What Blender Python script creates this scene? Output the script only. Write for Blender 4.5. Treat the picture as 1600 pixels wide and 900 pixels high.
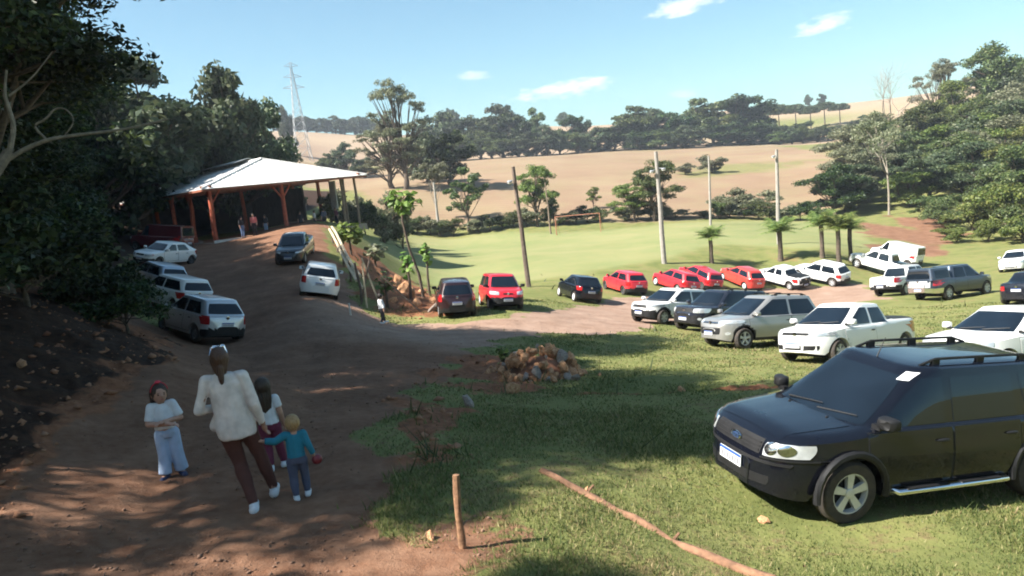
import bpy, bmesh, math, random
import numpy as np
from mathutils import Vector, Matrix, Euler
from mathutils.bvhtree import BVHTree

# ------------------------------------------------------------------ camera, sky, sun, exposure
SC = bpy.context.scene
for o in list(bpy.data.objects):
    bpy.data.objects.remove(o)
cam_d = bpy.data.cameras.new('camera')
cam = bpy.data.objects.new('camera', cam_d)
SC.collection.objects.link(cam)
SC.camera = cam
cam_d.sensor_width = 36.0
cam_d.lens = 36.0 * 1200.0 / 1600.0
cam_d.clip_start = 0.1
cam_d.clip_end = 5000.0
cam.matrix_world = (Matrix.Translation((0, 0, 3.0)) @ Matrix.Rotation(math.radians(82.0), 4, 'X')
                    @ Matrix.Rotation(math.radians(-6.0), 4, 'Z'))

SUN_ELEV = math.radians(46.0)
SUN_FROM = Vector((-0.955, -0.296, 0)).normalized()          # horizontal direction towards the sun
sun_vec = Vector((SUN_FROM.x * math.cos(SUN_ELEV), SUN_FROM.y * math.cos(SUN_ELEV), math.sin(SUN_ELEV)))

world = bpy.data.worlds.new('World')
SC.world = world
world.use_nodes = True
WN, WL = world.node_tree.nodes, world.node_tree.links
WN.clear()
w_out = WN.new('ShaderNodeOutputWorld')
w_bg = WN.new('ShaderNodeBackground')
w_bg.inputs['Strength'].default_value = 0.05
sky = WN.new('ShaderNodeTexSky')
sky.sky_type = 'NISHITA'
sky.sun_disc = False
sky.sun_elevation = SUN_ELEV
sky.sun_rotation = math.atan2(SUN_FROM.x, SUN_FROM.y)
sky.altitude = 500.0
sky.air_density = 1.0
sky.dust_density = 1.3
sky.ozone_density = 1.0
# small fair-weather clouds: soft broken ellipses round fixed directions of the sky
tc = WN.new('ShaderNodeTexCoord')
nz = WN.new('ShaderNodeTexNoise')
nz.inputs['Scale'].default_value = 34.0
nz.inputs['Detail'].default_value = 6.0
nz.inputs['Roughness'].default_value = 0.62
mp = WN.new('ShaderNodeMapping'); mp.inputs['Scale'].default_value = (1.0, 1.0, 3.2)
WL.new(tc.outputs['Generated'], mp.inputs['Vector']); WL.new(mp.outputs['Vector'], nz.inputs['Vector'])
CLOUDS = [  # direction, right axis half-size, up axis half-size, tilt (deg), density
    ((0.2357, 0.9547, 0.1818), 0.046, 0.012, -3, 1.0), ((0.3912, 0.9097, 0.1394), 0.038, 0.011, -5, 1.0),
    ((0.0878, 0.9906, 0.1049), 0.066, 0.011, -2, 1.0), ((-0.0200, 0.9909, 0.1333), 0.026, 0.006, 3, 0.6),
    ((0.2371, 0.9679, 0.0832), 0.020, 0.008, 0, 0.4), ((-0.62, 0.70, 0.35), 0.06, 0.016, 4, 0.9),
    ((0.75, 0.55, 0.36), 0.07, 0.018, -4, 1.0), ((0.55, -0.70, 0.45), 0.09, 0.02, 0, 1.0), ((-0.3, -0.8, 0.5), 0.08, 0.02, 6, 1.0)]
cloud_sum = None
def wmath(op, a, b=None, clamp=False):
    n = WN.new('ShaderNodeMath'); n.operation = op; n.use_clamp = clamp
    for i, v in enumerate((a, b)):
        if v is None: continue
        if isinstance(v, (int, float)): n.inputs[i].default_value = v
        else: WL.new(v, n.inputs[i])
    return n.outputs[0]
for d, su, sv, tilt, dens in CLOUDS:
    d = Vector(d).normalized()
    r = d.cross(Vector((0, 0, 1))).normalized(); u = r.cross(d).normalized()
    t = math.radians(tilt)
    r2 = r * math.cos(t) - u * math.sin(t); u2 = r * math.sin(t) + u * math.cos(t)
    terms = []
    for ax, s in ((r2, su), (u2, sv)):
        dp = WN.new('ShaderNodeVectorMath'); dp.operation = 'DOT_PRODUCT'
        WL.new(tc.outputs['Generated'], dp.inputs[0]); dp.inputs[1].default_value = ax / s
        terms.append(wmath('MULTIPLY', dp.outputs['Value'], dp.outputs['Value']))
    front = WN.new('ShaderNodeVectorMath'); front.operation = 'DOT_PRODUCT'
    WL.new(tc.outputs['Generated'], front.inputs[0]); front.inputs[1].default_value = d
    e = wmath('SUBTRACT', 1.0, wmath('ADD', terms[0], terms[1]))
    e = wmath('ADD', e, wmath('MULTIPLY', wmath('SUBTRACT', nz.outputs['Fac'], 0.52), 4.4))
    e = wmath('MULTIPLY', e, 0.62, clamp=True)
    e = wmath('MULTIPLY', wmath('MULTIPLY', e, dens), wmath('GREATER_THAN', front.outputs['Value'], 0.5))
    cloud_sum = e if cloud_sum is None else wmath('MAXIMUM', cloud_sum, e)
mixc = WN.new('ShaderNodeMix'); mixc.data_type = 'RGBA'
WL.new(cloud_sum, mixc.inputs['Factor'])
wb = WN.new('ShaderNodeMix'); wb.data_type = 'RGBA'; wb.blend_type = 'MULTIPLY'   # the camera's cool white balance
wb.inputs['Factor'].default_value = 1.0; wb.inputs['B'].default_value = (0.98, 1.27, 1.22, 1)
WL.new(sky.outputs['Color'], wb.inputs['A'])
WL.new(wb.outputs['Result'], mixc.inputs['A'])
mixc.inputs['B'].default_value = (9.5, 9.6, 9.9, 1)
WL.new(mixc.outputs['Result'], w_bg.inputs['Color'])
WL.new(w_bg.outputs[0], w_out.inputs['Surface'])

sun_d = bpy.data.lights.new('sun', 'SUN')
sun_d.energy = 4.9
sun_d.angle = math.radians(0.53)
sun_d.color = (1.0, 0.95, 0.87)
sun = bpy.data.objects.new('sun', sun_d)
SC.collection.objects.link(sun)
sun.rotation_euler = (-sun_vec).to_track_quat('-Z', 'Y').to_euler()
sun.location = (-60, -20, 80)

SC.view_settings.view_transform = 'Standard'
SC.view_settings.look = 'None'
SC.view_settings.gamma = 1.0
SC.view_settings.exposure = 1.62
SC.view_settings.use_curve_mapping = False
SC.render.engine = 'CYCLES'
SC.cycles.use_denoising = True
SC.cycles.use_adaptive_sampling = True
SC.cycles.adaptive_threshold = 0.02
SC.cycles.max_bounces = 5
SC.cycles.diffuse_bounces = 2
SC.cycles.glossy_bounces = 3
SC.cycles.transmission_bounces = 4
SC.cycles.transparent_max_bounces = 8
SC.cycles.filter_width = 1.9

# ------------------------------------------------------------------ helpers
COL = SC.collection
RNG = np.random.default_rng(7)
PI = math.pi
DG = None

def link(name, data, parent=None):
    o = bpy.data.objects.new(name, data)
    COL.objects.link(o)
    if parent is not None:
        o.parent = parent
    return o

def tag(o, label=None, cat=None, group=None, kind=None):
    if label: o['label'] = label
    if cat: o['category'] = cat
    if group: o['group'] = group
    if kind: o['kind'] = kind
    return o

def thing(name, loc, rz=0.0, label=None, cat=None, group=None):
    o = link(name, None)
    o.empty_display_size = 0.2
    o.location = loc
    o.rotation_euler = (0, 0, rz)
    return tag(o, label, cat, group)

def smooth(me, ang=None):
    me.polygons.foreach_set('use_smooth', np.ones(len(me.polygons), bool))
    if ang is not None:
        me.set_sharp_from_angle(angle=math.radians(ang))
    me.update()
    return me

def mesh_np(name, verts, faces, mats=None, sm=None):
    """verts (n,3) array, faces (m,k) array with constant k"""
    me = bpy.data.meshes.new(name)
    verts = np.asarray(verts, np.float32); faces = np.asarray(faces, np.int32)
    me.vertices.add(len(verts)); me.vertices.foreach_set('co', verts.ravel())
    m, k = faces.shape
    me.loops.add(m * k); me.loops.foreach_set('vertex_index', faces.ravel())
    me.polygons.add(m)
    me.polygons.foreach_set('loop_start', np.arange(0, m * k, k, dtype=np.int32))
    try: me.polygons.foreach_set('loop_total', np.full(m, k, np.int32))
    except Exception: pass
    me.update(calc_edges=True)
    if mats:
        for q in (mats if isinstance(mats, (list, tuple)) else [mats]): me.materials.append(q)
    if sm is not None: smooth(me, sm if sm else None)
    return me

def mesh_pd(name, verts, faces, mats=None, sm=None):
    me = bpy.data.meshes.new(name)
    me.from_pydata([tuple(v) for v in verts], [], [tuple(f) for f in faces])
    me.update()
    if mats:
        for q in (mats if isinstance(mats, (list, tuple)) else [mats]): me.materials.append(q)
    if sm is not None: smooth(me, sm if sm else None)
    return me

class MB:
    """collects simple solids, build() links them as ONE mesh object"""
    def __init__(s): s.v = []; s.f = []
    def add(s, v, f):
        n = len(s.v); s.v += [tuple(p) for p in v]; s.f += [tuple(i + n for i in q) for q in f]; return s
    def box(s, c, d, rot=None):
        hx, hy, hz = d[0] / 2, d[1] / 2, d[2] / 2
        p = [Vector((x * hx, y * hy, z * hz)) for x in (-1, 1) for y in (-1, 1) for z in (-1, 1)]
        if rot is not None:
            m = rot if isinstance(rot, Matrix) else Euler(rot).to_matrix()
            p = [m @ q for q in p]
        p = [q + Vector(c) for q in p]
        return s.add(p, [(0, 1, 3, 2), (4, 6, 7, 5), (0, 4, 5, 1), (2, 3, 7, 6), (0, 2, 6, 4), (1, 5, 7, 3)])
    def tube(s, pts, rad, n=8, cap=True, jit=0.0, rng=None):
        pts = [Vector(p) for p in pts]
        if isinstance(rad, (int, float)): rad = [rad] * len(pts)
        rings = []
        up = Vector((0.123, 0.31, 1)).normalized()
        for i, p in enumerate(pts):
            a = pts[min(i + 1, len(pts) - 1)] - pts[max(i - 1, 0)]
            if a.length < 1e-9: a = Vector((0, 0, 1))
            a.normalize()
            q = a.cross(up)
            if q.length < 0.05: q = a.cross(Vector((1, 0, 0)))
            q.normalize(); w = a.cross(q)
            ring = []
            for k in range(n):
                t = 2 * PI * k / n
                r = rad[i] * (1 + (jit * (rng.random() - .5) if rng is not None else 0))
                ring.append(p + (q * math.cos(t) + w * math.sin(t)) * r)
            rings.append(ring)
        v = [p for r in rings for p in r]; f = []
        for i in range(len(rings) - 1):
            for k in range(n):
                k2 = (k + 1) % n
                f.append((i * n + k, i * n + k2, (i + 1) * n + k2, (i + 1) * n + k))
        if cap:
            f.append(tuple(range(n - 1, -1, -1))); f.append(tuple((len(rings) - 1) * n + k for k in range(n)))
        return s.add(v, f)
    def lathe(s, prof, n=20, axis='Y', c=(0, 0, 0), closed=False):
        v = []; f = []
        for r, h in prof:
            for k in range(n):
                t = 2 * PI * k / n
                a, b = r * math.cos(t), r * math.sin(t)
                p = {'Y': (a, h, b), 'Z': (a, b, h), 'X': (h, a, b)}[axis]
                v.append((p[0] + c[0], p[1] + c[1], p[2] + c[2]))
        m = len(prof)
        for i in range(m if closed else m - 1):
            i2 = (i + 1) % m
            for k in range(n):
                k2 = (k + 1) % n
                f.append((i * n + k, i * n + k2, i2 * n + k2, i2 * n + k))
        return s.add(v, f)
    def ell(s, c, r, n=10, m=7, rot=None):
        v = []; f = []
        mt = None if rot is None else Euler(rot).to_matrix()
        for i in range(m + 1):
            ph = PI * i / m
            for k in range(n):
                t = 2 * PI * k / n
                p = Vector((r[0] * math.sin(ph) * math.cos(t), r[1] * math.sin(ph) * math.sin(t), r[2] * math.cos(ph)))
                if mt: p = mt @ p
                v.append(p + Vector(c))
        for i in range(m):
            for k in range(n):
                k2 = (k + 1) % n
                f.append((i * n + k, (i + 1) * n + k, (i + 1) * n + k2, i * n + k2))
        return s.add(v, f)
    def cyl(s, p0, p1, r0, r1=None, n=10):
        return s.tube([p0, p1], [r0, r0 if r1 is None else r1], n)
    def mesh(s, name, mat=None, sm=35):
        me = mesh_pd(name, s.v, s.f, mat)
        bm = bmesh.new(); bm.from_mesh(me)
        bmesh.ops.remove_doubles(bm, verts=bm.verts, dist=1e-5)
        bmesh.ops.recalc_face_normals(bm, faces=bm.faces)
        bm.to_mesh(me); bm.free()
        if sm is not None: smooth(me, sm)
        return me
    def build(s, name, mat=None, parent=None, sm=35):
        return link(name, s.mesh(name, mat, sm), parent)

def copy_tree(o, parent=None):
    c = o.copy(); COL.objects.link(c); c.parent = parent
    for ch in list(o.children):
        copy_tree(ch, c)
    return c

# smooth value noise (numpy)
_perm = np.random.default_rng(3).random((256, 256)).astype(np.float64)
def vnoise(x, y):
    xi = np.floor(x).astype(int); yi = np.floor(y).astype(int)
    fx = x - xi; fy = y - yi
    fx = fx * fx * (3 - 2 * fx); fy = fy * fy * (3 - 2 * fy)
    a = _perm[xi & 255, yi & 255]; b = _perm[(xi + 1) & 255, yi & 255]
    c = _perm[xi & 255, (yi + 1) & 255]; d = _perm[(xi + 1) & 255, (yi + 1) & 255]
    return (a * (1 - fx) + b * fx) * (1 - fy) + (c * (1 - fx) + d * fx) * fy
def fbm(x, y, o=4):
    s = 0; a = .5; n = 0
    for i in range(o):
        s = s + a * (vnoise(x * 2 ** i + 17.3 * i, y * 2 ** i + 5.1 * i) - .5); n += a; a *= .5
    return s / n * 2
def sstep(a, b, x):
    t = np.clip((x - a) / (b - a), 0, 1); return t * t * (3 - 2 * t)

# ------------------------------------------------------------------ materials
def new_mat(name):
    m = bpy.data.materials.new(name); m.use_nodes = True
    return m, m.node_tree.nodes, m.node_tree.links, m.node_tree.nodes['Principled BSDF']

def mat(name, col, rough=0.6, metal=0.0, var=0.12, scale=6.0, bump=0.0, coat=0.0, spec=0.5, emit=None, col2=None, coords='Object', stretch=None):
    """plain procedural material: base colour broken up by noise, roughness variation, optional fine relief"""
    m, N, L, b = new_mat(name)
    b.inputs['Roughness'].default_value = rough
    b.inputs['Metallic'].default_value = metal
    b.inputs['Specular IOR Level'].default_value = spec
    if coat:
        b.inputs['Coat Weight'].default_value = coat; b.inputs['Coat Roughness'].default_value = 0.06
    t = N.new('ShaderNodeTexCoord'); n = N.new('ShaderNodeTexNoise')
    n.inputs['Scale'].default_value = scale; n.inputs['Detail'].default_value = 5
    if stretch:
        mp_ = N.new('ShaderNodeMapping'); mp_.inputs['Scale'].default_value = stretch
        L.new(t.outputs[coords], mp_.inputs['Vector']); L.new(mp_.outputs['Vector'], n.inputs['Vector'])
    else: L.new(t.outputs[coords], n.inputs['Vector'])
    r = N.new('ShaderNodeValToRGB')
    r.color_ramp.elements[0].position = 0.3; r.color_ramp.elements[1].position = 0.7
    c2 = col2 if col2 else tuple(min(1, c * (1 + var)) for c in col)
    r.color_ramp.elements[0].color = (*[c * (1 - var) for c in col], 1) if not col2 else (*col, 1)
    r.color_ramp.elements[1].color = (*c2, 1)
    L.new(n.outputs['Fac'], r.inputs['Fac']); L.new(r.outputs['Color'], b.inputs['Base Color'])
    if bump:
        bp = N.new('ShaderNodeBump'); bp.inputs['Strength'].default_value = bump; bp.inputs['Distance'].default_value = 0.02
        L.new(n.outputs['Fac'], bp.inputs['Height']); L.new(bp.outputs['Normal'], b.inputs['Normal'])
    if emit:
        b.inputs['Emission Color'].default_value = (*col, 1); b.inputs['Emission Strength'].default_value = emit
    return m

def paint(name, col, metal=0.0, rough=0.28, dust=0.12, coat=0.9, spec=0.25):
    """car paint: clear coat with a thin uneven film of road dust, heavier low down on the body"""
    m, N, L, b = new_mat(name)
    b.inputs['Coat Weight'].default_value = coat; b.inputs['Coat Roughness'].default_value = 0.03
    b.inputs['Specular IOR Level'].default_value = spec
    b.inputs['Metallic'].default_value = metal
    t = N.new('ShaderNodeTexCoord'); n = N.new('ShaderNodeTexNoise'); n.inputs['Scale'].default_value = 3.5; n.inputs['Detail'].default_value = 7
    L.new(t.outputs['Object'], n.inputs['Vector'])
    sx = N.new('ShaderNodeSeparateXYZ'); L.new(t.outputs['Object'], sx.inputs[0])
    mr = N.new('ShaderNodeMapRange'); mr.inputs['From Min'].default_value = 0.2; mr.inputs['From Max'].default_value = 0.75
    mr.inputs['To Min'].default_value = 0.55; mr.inputs['To Max'].default_value = 0.06
    L.new(sx.outputs['Z'], mr.inputs['Value'])
    mu = N.new('ShaderNodeMath'); mu.operation = 'MULTIPLY'; mu.use_clamp = True
    L.new(mr.outputs[0], mu.inputs[0]); L.new(n.outputs['Fac'], mu.inputs[1])
    mx = N.new('ShaderNodeMix'); mx.data_type = 'RGBA'
    mx.inputs['A'].default_value = (*col, 1); mx.inputs['B'].default_value = (0.30, 0.19, 0.13, 1)
    m2 = N.new('ShaderNodeMath'); m2.operation = 'MULTIPLY'; m2.inputs[1].default_value = dust * 4
    m2.use_clamp = True
    L.new(mu.outputs[0], m2.inputs[0]); L.new(m2.outputs[0], mx.inputs['Factor']); L.new(mx.outputs['Result'], b.inputs['Base Color'])
    r = N.new('ShaderNodeMapRange'); r.inputs['To Min'].default_value = rough; r.inputs['To Max'].default_value = rough + 0.25
    L.new(n.outputs['Fac'], r.inputs['Value']); L.new(r.outputs[0], b.inputs['Roughness'])
    return m

def leaf_mat(name, c0, c1, c2=None, trans=0.28, rough=0.5):
    """foliage: every leaf has its own tone, every plant its own shift"""
    m, N, L, b = new_mat(name)
    out = N['Material Output']
    g = N.new('ShaderNodeNewGeometry'); oi = N.new('ShaderNodeObjectInfo')
    r = N.new('ShaderNodeValToRGB'); e = r.color_ramp.elements
    e[0].color = (*c0, 1); e[1].color = (*c1, 1); e[0].position = 0.1; e[1].position = 0.75
    if c2:
        k = e.new(0.95); k.color = (*c2, 1)
    L.new(g.outputs['Random Per Island'], r.inputs['Fac'])
    h = N.new('ShaderNodeHueSaturation')
    a = N.new('ShaderNodeMapRange'); a.inputs['To Min'].default_value = 0.475; a.inputs['To Max'].default_value = 0.52
    v = N.new('ShaderNodeMapRange'); v.inputs['To Min'].default_value = 0.75; v.inputs['To Max'].default_value = 1.25
    L.new(oi.outputs['Random'], a.inputs['Value']); L.new(oi.outputs['Random'], v.inputs['Value'])
    L.new(a.outputs[0], h.inputs['Hue']); L.new(v.outputs[0], h.inputs['Value'])
    L.new(r.outputs['Color'], h.inputs['Color']); L.new(h.outputs['Color'], b.inputs['Base Color'])
    b.inputs['Roughness'].default_value = rough; b.inputs['Specular IOR Level'].default_value = 0.35
    tr = N.new('ShaderNodeBsdfTranslucent'); mx = N.new('ShaderNodeMixShader'); mx.inputs[0].default_value = trans
    L.new(h.outputs['Color'], tr.inputs['Color']); L.new(b.outputs[0], mx.inputs[1]); L.new(tr.outputs[0], mx.inputs[2])
    L.new(mx.outputs[0], out.inputs['Surface'])
    return m
# ------------------------------------------------------------------ terrain height
CTRL = [  # x, y, z of ground points, mostly from image pixels, far ones scaled about camera
 (-2.3,5.9,0.07),(-2.9,7.5,0),(-4.22,8.73,0.03),(-2.4,7.7,0),(-0.66,6.24,-0.04),(0.17,8.13,-0.26),(1.78,6.26,-0.62),(3.31,7.52,-0.90),(2.07,8.51,-0.75),(5.24,8.44,-1.10),(8.05,9.20,-1.48),
 (-4.09,12.78,-0.32),(-6.83,17.85,-0.73),(-10.48,25.63,-1.29),(-13.85,32.36,-0.9),(-16.73,36.55,-0.62),(-20.28,45.6,0.12),(-22.92,52.8,0.54),(-11.88,42,-0.29),(-7.47,28.85,-0.79),
 (-5.35,30.29,-2.07),(-2.52,31.64,-2.45),(-0.46,33.67,-2.61),(3.66,42.52,-4.13),(6.96,47.4,-4.86),(10.55,50.19,-5.43),(13.48,56.14,-6.03),(17.17,58.16,-6.61),(20.25,57.15,-7),
 (23.35,57.15,-7.13),(27.73,59.73,-7.32),(32.51,63.6,-7.84),(21.27,43.96,-5.97),(22.67,39.43,-5.63),(34.83,53.28,-7.06),(22.8,34.63,-4.93),(5.66,32.81,-3.82),(6.49,30.07,-3.66),
 (7.54,25.95,-3.38),(7.65,20.08,-2.58),(8.86,15.12,-1.95),(0.35,17.18,-1.63),(2.98,14.4,-1.37),(12.52,12.52,-1.9),(17.97,22.46,-3.51),
 (-22.32,60.24,0.54),(-14.4,67.2,0.72),(-33.6,72,0.84),(-24,72,0.78),(-17.4,55.2,0.54),(-13.56,53.4,0.54),(-11.16,46.2,-0.06),(-8.69,36.4,-1.05),
 (-9.84,52.8,-1.32),(-7.44,45.6,-2.04),(-4.93,36.97,-2.22),(-2.4,43.2,-3.36),(-4.8,50.4,-3.6),(-7.8,60,-3.84),
 (1.08,49.92,-4.08),(12.31,61.09,-4.91),(24.9,70.43,-5.51),(25.07,94.24,-5.19),(-9.6,112.8,-3.96),(6.6,102,-4.8),(38.7,103.2,-6.55),(16.2,62.03,-5.41),(22.32,63.73,-6.03),(26.19,62.69,-6.03),
 (0,72,-4.44),(12,78,-4.92),(-12,90,-3.72),(33.54,79.98,-6.42),
 (-19.2,145.2,3),(-2.4,144,0.6),(0.96,114,-3.72),(51.6,129,-5.51),(4.68,267.6,10.2),(99.33,299.28,5.84),(-30,261.6,10.44),(36.05,192.25,2.04),(-48,192,6.6),(77.4,206.4,1.06),
 (12,360,13.8),(115.53,385.09,10.7),(-72,360,19.08),(12,550.8,39.6),(353.46,655.32,36.54),(-122.4,516,47.4),(179.07,613.96,38.81),(72,768,35.4),(387,903,35.25),(-180,768,52.2),
 (51.6,103.2,-7.06),(50.83,79.08,-8.09),(67.08,103.2,-6.8),(83.85,129,-5.26),(109.65,167.7,-1.52),(135.45,322.5,5.06),(77.4,77.4,-7.32),(141.9,232.2,4.29),(232.2,322.5,19.77),
 (-7.14,10.71,0.71),(-8.78,9.7,1.67),(-6.4,13.93,0.27),(-9.98,16.28,1.21),(-14.72,26.04,0.62),(-20.15,34.37,1.1),(-24,44.4,1.44),(-31.2,55.2,2.16),(-13.67,13.67,2.79),(-23.04,23.04,3.69),(-38.4,50.4,5.4),(-54,72,9),(-72,108,13.8),(-72,192,18.6),(-28.8,38.4,3.6),
 (0,2,1),(-1.5,3,0.75),(1.5,3,0.45),(4,3,-0.1),(-5,5,0.7),(-8,4,2),(10.08,3.02,-0.83),(21.55,8.62,-2.06),(51.6,38.7,-6.03),(0.51,11.66,-0.8),(-1.52,11.13,-0.49),(-2.08,16.62,-1.1),(-3.87,22.57,-1.41),(1.08,23.82,-2.25),(3.7,20.07,-2.23),(4.67,11.18,-1.01),(0.56,29.32,-2.64),
 (-4.94,25.27,-1.39)]
def _warp(x, y):
    r = np.sqrt(x * x + y * y); az = np.clip(np.arctan2(x, y), -1.5, 1.5)
    return az * 2.2, np.log(np.maximum(r, 1.2))
_c = np.array(CTRL, float)
_cu, _cv = _warp(_c[:, 0], _c[:, 1])
def _tps(d2): return 0.5 * d2 * np.log(d2 + 1e-12)
_n = len(_c)
_K = _tps((_cu[:, None] - _cu[None]) ** 2 + (_cv[:, None] - _cv[None]) ** 2) + np.eye(_n) * 2e-4
_P = np.stack([np.ones(_n), _cu, _cv], 1)
_A = np.block([[_K, _P], [_P.T, np.zeros((3, 3))]])
# height is fitted as an angle-like value z / r so that near detail and far hills weigh alike
_cr = np.sqrt(_c[:, 0] ** 2 + _c[:, 1] ** 2)
_w = np.linalg.solve(_A, np.concatenate([(_c[:, 2] - 3.0) / np.maximum(_cr, 1.2), np.zeros(3)]))
def H0(x, y):
    x = np.asarray(x, float); y = np.asarray(y, float)
    sh = x.shape; u, v = _warp(x.ravel(), y.ravel())
    out = np.empty(len(u))
    for i in range(0, len(u), 20000):
        s = slice(i, i + 20000)
        d2 = (u[s, None] - _cu[None]) ** 2 + (v[s, None] - _cv[None]) ** 2
        out[s] = _tps(d2) @ _w[:_n] + _w[_n] + _w[_n + 1] * u[s] + _w[_n + 2] * v[s]
    r = np.maximum(np.sqrt(x.ravel() ** 2 + y.ravel() ** 2), 1.2)
    return (out * r + 3.0).reshape(sh)
def hz(x, y):
    return float(H0(np.array([x]), np.array([y]))[0])
# ------------------------------------------------------------------ ground cover regions (outlines from image pixels, far parts scaled about camera, metres)
ROAD = [(-4.5, 5.6), (-5.2, 6.9), (-5.4, 8.1), (-5.5, 9.5), (-5.8, 11.4), (-6.7, 14.6), (-10.5, 24), (-13.1, 28.2), (-15.7, 32.1), (-20.8, 41.6), (-24.6, 51.5), (-27.4, 60.1), (-27.1, 69.5), (-14.9, 65.2), (-13.9, 59.6), (-11.2, 48), (-8.8, 40.5), (-7.1, 33.2), (-5.8, 30.3), (-4.3, 30.8), (-2.7, 30.3), (-1.1, 30.6), (1.3, 33.4), (3.2, 39.4), (6, 45.5), (10.7, 49.4), (18.1, 56.5), (23.7, 56.2), (26.8, 57.8), (20.8, 41.7), (17.8, 43.3), (9.9, 39.7), (5.5, 32.4), (4.4, 29.4), (2.2, 26.5), (1.2, 26.7), (-0.2, 25.3), (-1.2, 21.5), (-1.7, 17.7), (-2.1, 14.3), (-2.1, 11.6), (-1.6, 8.9), (-1.25, 8), (-0.95, 7.1), (-0.75, 6.4), (-0.55, 5.6), (-0.5, 2), (0.5, -10.1), (-6.1, -10.1), (-5, 2)]
BANK = [(-13.1, 55.2), (-11.2, 59.6), (-9.2, 58), (-7.1, 54.5), (-4.9, 44.3), (-2.4, 35.2), (-3.1, 32.1), (-4.3, 31.1), (-5.8, 32), (-6.6, 34.7), (-8, 39.8), (-10.1, 47.9)]
BANK2 = [(13, 61.3), (15, 64.1), (19.7, 70.1), (25.3, 67.9), (25, 64), (23.7, 62.3), (18.7, 63.3)]
PATH = [(47.7, 104.1), (52.8, 97.3), (49.9, 82), (38.8, 70.7), (36.5, 72.6), (39.6, 83.6)]
EDGE = [(-2.2, 11.6), (-2.3, 15.5), (-1.8, 18.9), (-1, 22.6), (0.4, 17.7), (0, 15.7), (-1, 13.6), (-1.4, 12), (-0.9, 8.9), (-1.2, 8.3), (-1.7, 8.9)]
LBANK = [(-5, 6.5), (-5.7, 9.7), (-6, 11.6), (-6.9, 14.8), (-10.5, 23.5), (-14.1, 25.3), (-14.3, 15.9), (-11.3, 9.3), (-8, 4), (-5.2, 3)]
CROP = [(-64.6, 225.8), (-27.4, 149), (-18.6, 119), (-2.9, 118.7), (10.4, 113.6), (21, 104.4), (31.6, 109), (46.3, 113.6), (53.8, 120.7), (79.7, 176.3), (93.9, 228.8), (108.7, 317.2), (87.2, 320), (62.6, 302.9), (47.5, 324.7), (19.3, 317.9), (-16.7, 288.2), (-46.2, 288.7), (-63.4, 298.3), (-94.6, 334.1)]
PITCH = [(-12.4, 64.4), (-13.8, 109.8), (0.8, 108.8), (13, 100.8), (21.1, 100.2), (33.8, 104.2), (45.4, 101.5), (36, 73.4), (26.2, 67.3), (20, 70.9), (12.7, 62.2), (8.5, 59.6), (5, 57), (-1, 54.7), (-5.6, 59.2), (-8.4, 64.4)]
STRIP = [(40.4, 180), (56, 198.6), (80, 194.1), (67.1, 180), (42.2, 168.8)]

def sdist(poly, x, y):
    """signed distance to a closed outline, positive inside (numpy)"""
    p = np.array(poly, float); q = np.roll(p, -1, 0)
    best = np.full(x.shape, 1e9); ins = np.zeros(x.shape, bool)
    for (ax, ay), (bx, by) in zip(p, q):
        dx, dy = bx - ax, by - ay
        t = np.clip(((x - ax) * dx + (y - ay) * dy) / (dx * dx + dy * dy + 1e-9), 0, 1)
        best = np.minimum(best, (x - ax - t * dx) ** 2 + (y - ay - t * dy) ** 2)
        c = ((ay > y) != (by > y))
        with np.errstate(divide='ignore', invalid='ignore'):
            ins ^= c & (x < ax + (y - ay) * dx / (dy if abs(dy) > 1e-9 else 1e-9))
    d = np.sqrt(best)
    return np.where(ins, d, -d)

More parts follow.
